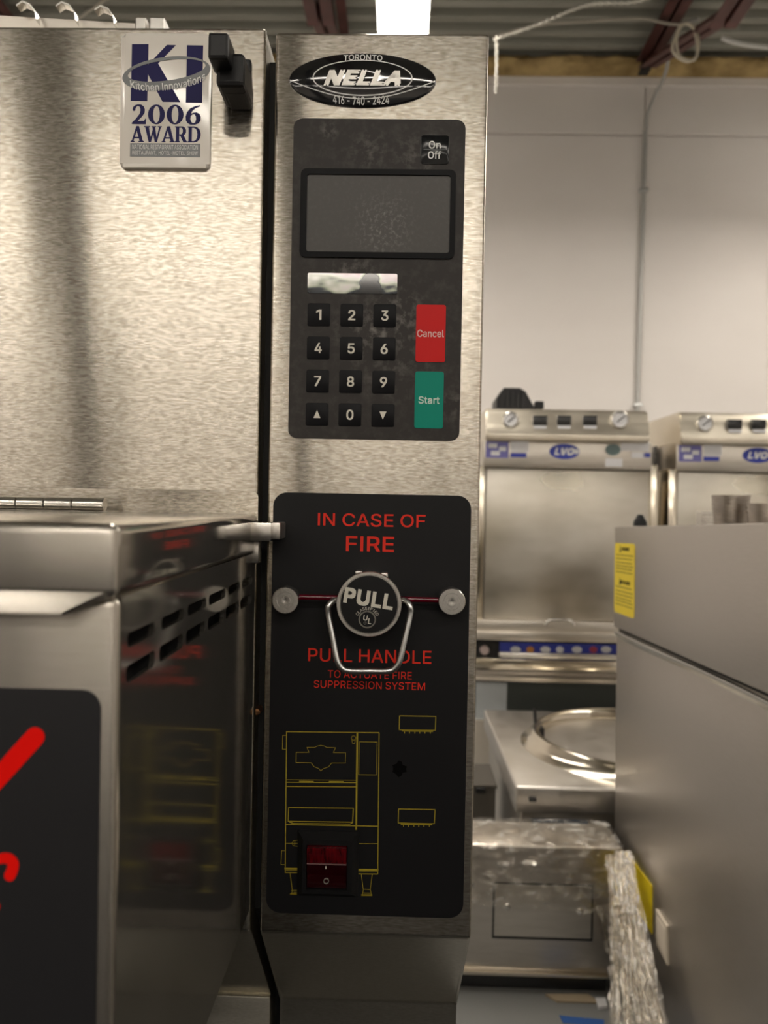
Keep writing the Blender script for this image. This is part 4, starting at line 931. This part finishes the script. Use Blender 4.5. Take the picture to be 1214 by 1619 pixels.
# lower yellow label and white plate
def sideq(q, nm, m, t0, t1, lab=None):
    return obj(nm, prism(RF, [RC(*p) for p in q], t0, t1), m, rc, label=lab)
a, b = RC(1027, 1400), RC(1027, 1477); w_ = (RC(1027, 1440)[0]-RC(985, 1380)[0])
sideq([(985, 1345), (1027, 1400), (1027, 1477), (985, 1404)], 'lower_label', m_ylab, -.0065, -.0045, 'yellow label half behind the plastic film')
sw2 = sideq([(1035.5, 1437), (1052.5, 1464), (1053.5, 1526), (1036.5, 1493)], 'wall_box_plate', mat('pale_plate', (.62, .55, .45), 0, .5), -.0065, -.001)
sideq([(1038.5, 1449), (1050.5, 1468), (1051, 1516), (1039, 1490)], 'plate_inset', mat('pale_inset', (.7, .62, .52), 0, .45), -.002, .0)
rc.rotation_euler = (TILT, 0, 0)
# things standing on that cabinet
def topz(y): return top*CT+(y-2.14+top*ST)/CT*ST + .0015
def cup(px0, px1, py, Y, nm, label):
    c = up((px0+px1)/2, py, Y); r = (px1-px0)/2/FPX*Y; z0 = topz(Y)+.002; h = c.z-z0
    f = Frame((c.x, Y, z0), (1, 0, 0), (0, 1, 0), (0, 0, 1))
    o = obj(nm, lathe(f, [(0, 0), (r*.82, 0), (r*.86, .003), (r*.97, h*.75), (r, h), (r*.975, h), (r*.945, h*.75), (r*.82, .006), (0, .006)], 40), m_cup, smooth=40)
    return tag(o, label, 'cup', 'steel cups on the side cabinet')
cup(1127, 1184, 783, 1.75, 'steel_cup', 'wider steel cup standing on the right cabinet top, left of the other cup')
cup(1182, 1236, 796, 1.65, 'steel_cup', 'steel cup cut by the photo edge on the right cabinet top')
bp_ = up(1117, 808, 1.9); zz = topz(1.9)+.001
t = thing('ridged_block', 'small ridged steel block left of the steel cups', 'block', (bp_.x, 1.9, zz))
obj('block_body', bx((bp_.x-.018, 1.885, zz), (bp_.x+.018, 1.92, bp_.z), .002), m_cast, t)
for k in range(4):
    z = zz+(bp_.z-zz)*(k+.5)/4; obj('ridge', bx((bp_.x-.019, 1.882, z-.0016), (bp_.x+.019, 1.887, z+.0016)), m_bright, t)
q = up(1012, 822, 2.05); zz = topz(2.05)+.001
f = Frame((q.x, 2.05, zz), (1, 0, 0), (0, 1, 0), (0, 0, 1))
tag(obj('black_cap', lathe(f, [(0, 0), (.018, 0), (.017, .012), (.012, .02), (.007, .03), (0, .031)], 20), m_blackpl, smooth=40), 'small black cap at the far corner of the right cabinet top', 'cap')

# ================================================================== DISHWASHERS
DY = 3.2
m_blue = mat('blue_print', (.03, .05, .38), 0, .4); m_paper = mat('paper_white', (.72, .72, .74), 0, .5); m_lilac = mat('lilac_sticker', (.16, .15, .42), 0, .45)
m_dark2 = mat('dark_display', (.015, .015, .015), 0, .25); m_teal = mat('teal_print', (.14, .2, .2), 0, .5)
root = up(895, 1380, DY); dw = thing('hood_dishwasher', 'stainless hood dishwasher directly right of the column with a black motor on top', 'dishwasher', (root.x, DY+.3, 0), 'hood dishwashers against the back wall')
def dpart(nm, x0, y0, x1, y1, Y, dep, m, par, bev=0): return obj(nm, pxbox(x0, y0, x1, y1, Y, dep, bev), m, par, 40 if bev else None)
X0, Z0, X1, Z1 = pxrect(768, 646, 1026, 698, DY-.04)
f = Frame((X0, 0, 0), (0, 1, 0), (0, 0, 1), (1, 0, 0))
hh_ = Z1-Z0; b = prism(f, [(DY-.05, Z0), (DY-.056, Z0+.1*hh_), (DY-.052, Z0+.25*hh_), (DY-.042, Z0+.45*hh_), (DY-.034, Z0+.65*hh_), (DY-.030, Z0+.82*hh_), (DY-.022, Z0+.94*hh_), (DY-.01, Z1), (DY+.5, Z1), (DY+.5, Z0)], 0, X1-X0)
bmesh.ops.bevel(b, geom=b.edges[:], offset=.006, segments=2, affect='EDGES')
hsg = obj('control_housing', b, m_housing, dw, 40)
hy_ = DY-.045
for gx, gr, nm in ((807, 12.5, 'gauge'), (980, 14, 'gauge')):
    c1 = up(gx, 663.5, hy_); r = gr/FPX*hy_
    g = obj(nm, lathe(fr_at((c1.x, hy_+.008, c1.z)), [(0, -.02), (r, -.02), (r, .012), (r*.86, .014), (r*.84, .008), (0, .008)], 32), m_bright, dw, 35)
    obj('gauge_face', lathe(fr_at((c1.x, hy_+.008, c1.z)), [(0, .009), (r*.8, .009), (r*.8, .0075), (0, .0075)], 28), m_paper, g)
    obj('gauge_needle', strokes(fr_at((0, hy_-.002, 0)), [[(c1.x-r*.3, c1.z-r*.25), (c1.x+r*.5, c1.z+r*.4)]], .004, .001), m_dark2, g)
for a in (843, 881, 922):
    dd = dpart('rocker_display', a, 657, a+22, 672, hy_-.006, .03, m_dark2, dw, .002)
    dpart('display_legend', a+1, 673, a+21, 678, hy_-.006, .004, m_paper, dd)
dpart('fascia', 764, 698, 1031, 741, DY-.02, .35, m_bgsteel, dw, .004)
fy = DY-.021
dpart('award_sticker', 768, 698, 804, 724, fy, .003, m_lilac, dw, 0)
for a, b_, c_, d_ in ((772, 701, 786, 708), (789, 706, 800, 713), (776, 713, 790, 720)): dpart('sticker_patch', a, b_, c_, d_, fy-.001, .002, m_paper, dw)
dpart('white_sticker', 807, 697, 836, 715, fy, .003, m_paper, dw); dpart('blue_sticker', 807, 716, 832, 723, fy, .003, m_blue, dw)
for a, b_, c_, d_ in ((981, 698, 1026, 713), (957, 725, 984, 738), (998, 715, 1020, 724)): dpart('white_sticker', a, b_, c_, d_, fy, .003, m_paper, dw)
dpart('blue_sticker', 1017, 716, 1028, 723, fy, .003, m_blue, dw)
c1 = up(969, 711, fy); obj('oval_sticker', prism(front(fy), ell(c1.x, c1.z, 12/FPX*fy, 9/FPX*fy, 28), -.002, .001), m_teal, dw)
c1 = up(892, 714, fy); k_ = fy/FPX
lb = obj('maker_badge', prism(front(fy), ell(c1.x, c1.z, 23.5*k_, 12*k_, 36), -.002, .002), m_blue, dw)
obj('maker_lettering', text(front(fy), 'LVO', c1.x, c1.z, 32*k_, 12*k_, .001, .002, .05, shear=.25), m_paper, lb)
c2 = up(911, 714, fy); obj('badge_mark', prism(front(fy), ell(c2.x, c2.z, 4*k_, 4*k_, 14), .002, .003), m_paper, lb)
dpart('hood_door', 766, 742, 1026, 982, DY, .3, m_door, dw, .008)
dpart('door_rail', 1026.5, 735, 1039, 1000, DY-.01, .32, m_bgshine, dw, .006)
dpart('door_rail', 751, 735, 765.5, 1000, DY-.01, .32, m_bgshine, dw, .006)
dpart('hood_lip', 752, 983, 1038, 1000, DY-.03, .1, m_bgsteel, dw, .004)
hp = [up(a, b_, DY-.045) for a, b_ in ((862, 989), (867, 981), (880, 980), (900, 981), (908, 989))]
obj('door_handle', tube(smoothpath(hp, 4), .006, 8), m_bright, dw, 50)
dpart('tank_shelf', 748, 1001, 1040, 1015, DY-.06, .6, m_bgsteel, dw, .004)
dpart('control_strip', 748, 1015, 1040, 1042, DY-.02, .4, m_dark2, dw)
bl = dpart('blue_strip', 790, 1018, 1040, 1036, DY-.026, .008, m_blue, dw)
for k, q in enumerate((815, 838, 862, 885, 912, 938, 958)):
    c1 = up(q, 1027, DY-.027); col = (m_paper, mat('orange_mark', (.6, .25, .05), 0, .5), m_paper, m_paper, m_paper, mat('red_mark', (.4, .05, .08), 0, .5), m_paper)[k]
    obj('strip_symbol', prism(front(DY-.027), ell(c1.x, c1.z, (6 if k % 2 else 8)/FPX*DY, 5/FPX*DY, 14), -.001, .0015), col, bl)
c1 = up(766, 1028, DY-.03); obj('strip_button', lathe(fr_at(c1), [(0, .006), (.016, .006), (.019, 0), (.019, -.015), (0, -.015)], 20), mat('pink_button', (.5, .4, .38), 0, .5), dw, 40)
dpart('towel_rail', 788, 1034, 1040, 1043, DY-.09, .03, m_bright, dw, .008)
dpart('tank_panel', 748, 1044, 1040, 1062, DY-.05, .5, m_bgshine, dw, .004)
dpart('tank_shadow_panel', 750, 1063, 1038, 1080, DY+.0, .4, m_cab, dw)
dpart('shelf_edge', 748, 1073, 1040, 1078, DY-.03, .3, m_bgsteel, dw)
dpart('under_panel', 748, 1078, 1038, 1385, DY+.06, .3, mat('dark_panel', (.09, .1, .095), .5, .5), dw)
dpart('instruction_sheet', 752, 1079, 801, 1139, DY+.05, .006, mat('sheet_white', (.62, .66, .68), 0, .5), dw)
dpart('light_panel', 750, 1139, 800, 1240, DY+.04, .018, mat('cream_panel', (.68, .62, .53), .2, .4), dw)
dpart('body_shell', 763, 700, 1012, 1060, DY+.16, .45, m_bgsteel, dw, .006)
dpart('black_side_panel', 748, 700, 750.5, 1000, DY+.2, .34, m_dark2, dw)
for a in (760, 1020): dpart('leg', a, 1372, a+16, 1425, DY+.1, .04, m_bright, dw)
# motor on the roof of the first one only
mz = Z1; p0 = up(785, 640, DY+.1); p1 = up(850, 640, DY+.1); ztop = up(818, 613, DY+.1).z
mf = front(DY+.1); hh = ztop-mz
other = copy_tree(dw)
mo = obj('roof_motor', prism(mf, [(p0.x, mz-.004), (p1.x, mz-.004), (p1.x-.02, mz+hh*.3), (p1.x-.05, mz+hh*.85), (p1.x-.075, ztop), (p0.x+.03, ztop), (p0.x, mz+hh*.55)], -.16, 0, .006), m_blackpl, dw)
obj('motor_knob', pxbox(846, 634, 860, 646, DY+.1, .04, .004), m_blackpl, dw)
for k in range(5):
    xx = p0.x+.02+k*.022; obj('motor_fin', bx((xx, DY+.094, mz+.012), (xx+.006, DY+.101, ztop-.03)), m_dark2, mo)
dxo = up(1199, 722, DY).x-up(892, 714, DY).x
other.location = Vector((ORG[dw].x+dxo, ORG[dw].y+.02, 0))
other['label'] = 'stainless hood dishwasher at the right photo edge behind the steel cups'

# ================================================================== ROUND-LIDDED UNIT
m_flat = steel('flat_top_steel', .38, 0, (0, 0, 1), (20, 20, 20), .05, .03, base=(.6, .57, .53))
ZK = EYE-.783+.005
def upk(a, b): p = upz(a, b, ZK); return p
c1 = upk(815, 1243); c2 = upk(788, 1122)
kx0 = c1.x; kyf = c1.y; kyb = min(3.12, c2.y)
ku = thing('round_lid_unit', 'low stainless unit with a round raised rim on its flat top', 'cabinet', ((kx0+kx0+.9)/2, (kyf+kyb)/2, 0))
obj('unit_body', bx((kx0+.02, kyf+.03, .08), (kx0+.88, kyb-.02, ZK-.02), .004), m_bgsteel, ku)
obj('unit_top', bx((kx0, kyf, ZK-.075), (kx0+.9, kyb, ZK), .008, 3), m_flat, ku, 40)
rcx = upk(1010, 1186)
Rr = abs(upk(1010, 1230).y-rcx.y); 
f = Frame((rcx.x, (kyf+kyb)/2-.02, ZK), (1, 0, 0), (0, 1, 0), (0, 0, 1)); Rr = min(.36, (kyb-kyf)/2-.07)
obj('round_rim', lathe(f, [(Rr-.03, -.004), (Rr-.03, .03), (Rr-.022, .04), (Rr-.006, .042), (Rr, .034), (Rr+.004, .02), (Rr+.02, .006), (Rr+.045, -.004)], 72), m_bgshine, ku, 50)
obj('round_lid', lathe(f, [(0, .014), (Rr*.6, .012), (Rr-.05, .006), (Rr-.03, .004), (Rr-.03, -.004), (0, -.004)], 64), m_flat, ku, 50)
hg = upk(850, 1165)
hb = obj('lid_hinge', bx((hg.x-.02, hg.y-.02, ZK-.002), (hg.x+.02, hg.y+.02, ZK+.035), .004), m_dark2, ku)
obj('hinge_post', tube([(hg.x, hg.y+.03, ZK), (hg.x-.004, hg.y+.05, ZK+.085)], .006, 8), m_dark2, ku)
obj('hinge_bolt', lathe(Frame((hg.x, hg.y-.04, ZK), (1, 0, 0), (0, 1, 0), (0, 0, 1)), [(0, .016), (.012, .014), (.014, 0), (0, 0)], 12), m_bright, ku)
obj('front_knob', bx((up(835, 1262, kyf).x, kyf-.012, up(835, 1265, kyf).z), (up(847, 1262, kyf).x, kyf+.001, up(835, 1259, kyf).z), .002), m_dark2, ku)
obj('blue_strip', pxbox(842, 1297, 930, 1309, kyf+.02, .012), mat('dull_blue', (.03, .07, .14), 0, .5), ku)
for x in (.06, .84):
    for y in (kyf+.08, kyb-.08): obj('leg', tube([(kx0+x, y, 0), (kx0+x, y, .09)], .02, 12), m_bright, ku, 40)
# dark box seen between the column and that unit
x0, z0, x1, z1 = pxrect(720, 1240, 783, 1330, 2.5)
db = thing('dark_box', 'dark grey box half hidden between the column and the round-rimmed unit', 'box', ((x0+x1)/2, 2.55, 0))
m_dkbox = mat('dark_box', (.10, .09, .075), .3, .5)
obj('box_body', bx((x0, 2.5, 0), (x1, 2.7, z1-.004), .003), m_dkbox, db)
obj('box_rim', bx((x0-.004, 2.496, z1-.012), (x1+.004, 2.704, z1), .002), m_dkbox, db)
q = up(758, 1248, 2.49); obj('box_catch', bx((q.x-.012, 2.485, q.z-.012), (q.x+.02, 2.497, q.z+.006), .002), m_dark2, db)

# ================================================================== WRAPPED UNIT
WY = 1.95
wu = thing('wrapped_unit', 'low steel unit on the floor with clear stretch film over its top', 'appliance', (up(840, 1540, WY).x, WY+.07, 0))
wx0, wx1 = up(690, 1440, WY).x, RXS-.012
wz1 = up(860, 1338, WY).z; wz0 = up(850, 1538, WY).z
m_wu = steel('wrapped_steel', .33, .4, (0, 0, 1), (20, 20, 120), .08, .03, base=(.58, .54, .49))
obj('unit_shell', bx((wx0, WY, wz0), (wx1, WY+.15, wz1), .006, 3), m_wu, wu, 40)
X0, Z0, X1, Z1 = pxrect(781, 1399, 935, 1482, WY)
pl = obj('plate_shadow_ring', holed(front(WY), [[(X0-.004, Z0-.006), (X1+.004, Z0-.006), (X1+.004, Z1+.004), (X0-.004, Z1+.004)], [(X0+.003, Z0+.003), (X1-.003, Z0+.003), (X1-.003, Z1-.003), (X0+.003, Z1-.003)]], -.002, .0006), m_gapshade, wu)  # black ring painted as the shadow line round the access plate
obj('access_plate', bx((X0+.0005, WY-.0016, Z0+.0005), (X1-.0005, WY+.001, Z1-.0005), .0006), m_bgsteel, wu)
for a, b in ((801.5, 1434), (917, 1441.5)):
    c1 = up(a, b, WY-.002); obj('screw', lathe(fr_at(c1), [(0, .003), (.006, .0025), (.009, 0), (.009, -.002), (0, -.002)], 14), m_bright, wu, 40)
obj('bottom_lip', bx((wx0, WY-.012, wz0-.004), (wx1-.03, WY+.02, wz0+.004), .002), m_bgshine, wu)
obj('toe_panel', bx((wx0+.01, WY+.012, .0), (wx1-.03, WY+.13, wz0-.002)), m_dark2, wu)
# stretch film
def film(name, scale, milk, lo, hi):
    """clear cling film: see-through, mirror-like at a slant, whitish along its creases"""
    m = bpy.data.materials.new(name); m.use_nodes = True
    nt = m.node_tree; N = nt.nodes; L = nt.links; N.remove(N['Principled BSDF'])
    tr = N.new('ShaderNodeBsdfTransparent'); gl = N.new('ShaderNodeBsdfGlossy'); d2 = N.new('ShaderNodeBsdfDiffuse')
    tr.inputs[0].default_value = (.97, .96, .94, 1); gl.inputs['Roughness'].default_value = .05; gl.inputs[0].default_value = (1, .97, .92, 1)
    d2.inputs[0].default_value = (.86, .83, .77, 1)
    mx1 = N.new('ShaderNodeMixShader'); mx2 = N.new('ShaderNodeMixShader'); lw_ = N.new('ShaderNodeLayerWeight'); lw_.inputs['Blend'].default_value = .3
    tc = N.new('ShaderNodeTexCoord'); mp = N.new('ShaderNodeMapping'); mp.inputs['Scale'].default_value = scale
    nz = N.new('ShaderNodeTexNoise'); nz.inputs['Scale'].default_value = 1; nz.inputs['Detail'].default_value = 5; nz.inputs['Distortion'].default_value = .8
    L.new(tc.outputs['Object'], mp.inputs[0]); L.new(mp.outputs[0], nz.inputs['Vector'])
    bp = N.new('ShaderNodeBump'); bp.inputs['Strength'].default_value = .8; bp.inputs['Distance'].default_value = .012; L.new(nz.outputs['Fac'], bp.inputs['Height'])
    L.new(bp.outputs[0], gl.inputs['Normal'])
    ma = N.new('ShaderNodeMath'); ma.operation = 'MULTIPLY_ADD'; ma.inputs[1].default_value = .55; ma.inputs[2].default_value = .06
    L.new(lw_.outputs['Fresnel'], ma.inputs[0])
    L.new(ma.outputs[0], mx1.inputs[0]); L.new(tr.outputs[0], mx1.inputs[1]); L.new(gl.outputs[0], mx1.inputs[2])
    mr = N.new('ShaderNodeMapRange'); mr.interpolation_type = 'SMOOTHSTEP'; mr.inputs[1].default_value = lo; mr.inputs[2].default_value = hi
    mr.inputs[3].default_value = .02; mr.inputs[4].default_value = milk
    L.new(nz.outputs['Fac'], mr.inputs[0]); L.new(mr.outputs[0], mx2.inputs[0])
    L.new(mx1.outputs[0], mx2.inputs[1]); L.new(d2.outputs[0], mx2.inputs[2]); L.new(mx2.outputs[0], N['Material Output'].inputs[0])
    return m
m_film = film('clear_film', (26, 26, 44), .38, .5, .72); m_tail = film('bunched_film', (75, 40, 4), .62, .54, .66)
def sheet(fn, nu, nv):
    bm = bmesh.new(); g = [[bm.verts.new(fn(i/nu, j/nv)) for j in range(nv+1)] for i in range(nu+1)]
    for i in range(nu):
        for j in range(nv): bm.faces.new((g[i][j], g[i+1][j], g[i+1][j+1], g[i][j+1]))
    return bm
from mathutils import noise as mn
zlow = up(850, 1430, WY).z
def filmtop(u, v):
    # v: 0 back of the top, .4 front edge, 1 lower hem on the front
    x = wx0-.002+(wx1-wx0+.003)*u; wr = .011*mn.noise((x*22, v*9, 1.3))+.007*mn.noise((x*16+v*26, v*14-x*8, 5))+.004*(1-abs(mn.noise((x*30, v*22, 8)))*2)
    if v < .35: return (x, WY+.15-(.157)*v/.35, wz1+.006+abs(wr)*.5)
    t = (v-.35)/.65; z = wz1+.004-(wz1-zlow)*t-.012*u*t
    return (x, WY-.008-abs(wr)*1.6, z+.003*math.sin(x*25)*t)
obj('film_cover', sheet(filmtop, 60, 40), m_film, wu, 60, label='clear crinkled stretch film over the unit top')
def bunch(a0, a1, d0, d1, seed, pleats, amp):
    # a0,a1: top left/right px at WY; d0,d1: bottom px with their depth
    def fn(u, v):
        pl, pr_ = up(*a0), up(*a1); ql, qr = up(*d0), up(*d1)
        wv = v**1.25
        p = (pl.lerp(pr_, u)).lerp(ql.lerp(qr, u), v); ph = seed+u*pleats+1.1*mn.noise((u*3, v*3, seed))
        sw_ = math.sin(ph*2*PI); k = amp*(1-2*abs(sw_)**.6)+amp*.9*mn.noise((u*26, v*2.5, seed+3))+amp*.25*mn.noise((u*9+v*8, v*7, seed+9))
        p.y += k*(.25+.75*min(1, v*3)); p.x += .45*k*math.cos(ph*5)-(.02*math.sin(PI*v)*(u-.4))
        return p
    return sheet(fn, 90, 70)
obj('film_tail', bunch((957, 1350, 1.90), (1001, 1352, 1.885), (960, 1640, 1.62), (1058, 1640, 1.56), 2.1, 13, .012), m_tail, wu, 60, label='bunched clear film hanging off the corner')
obj('film_tail', bunch((970, 1345, 1.90), (998, 1345, 1.89), (985, 1680, 1.56), (1075, 1680, 1.5), 5.7, 10, .010), m_tail, wu, 60, label='bunched clear film hanging off the corner')
obj('film_fold', bunch((942, 1432, 1.935), (962, 1432, 1.935), (955, 1500, 1.92), (972, 1520, 1.92), 3.3, 3, .006), m_tail, wu, 60)

# floor litter
m_card = mat('cardboard', (.36, .29, .2), 0, .8); m_tape = mat('blue_tape', (.03, .11, .36), 0, .5); m_ply = mat('pale_board', (.48, .48, .46), 0, .6, noise=((.44, .44, .425), (.52, .52, .5)), bscale=(6, 6, 6))
def flat(nm, q, z, th, m, label, cat):
    pp = [upz(a, b, z) for a, b in q]
    f = Frame((0, 0, z), (1, 0, 0), (0, 1, 0), (0, 0, 1))
    return tag(obj(nm, prism(f, [(p.x, p.y) for p in pp], -th, 0), m), label, cat)
flat('painters_tape', [(884, 1605), (900, 1607), (955, 1612), (955, 1622), (890, 1617)], .0015, .0012, m_tape, 'strip of blue tape stuck on the floor by the hanging film', 'tape')
flat('cardboard_scrap', [(862, 1571), (930, 1571), (948, 1584), (880, 1582)], .006, .005, m_card, 'brown cardboard scrap on the floor under the wrapped unit', 'cardboard')
flat('paper_scrap', [(941, 1577), (957, 1577), (960, 1590), (946, 1592)], .008, .007, m_paper, 'small white paper scrap beside the film on the floor', 'paper')
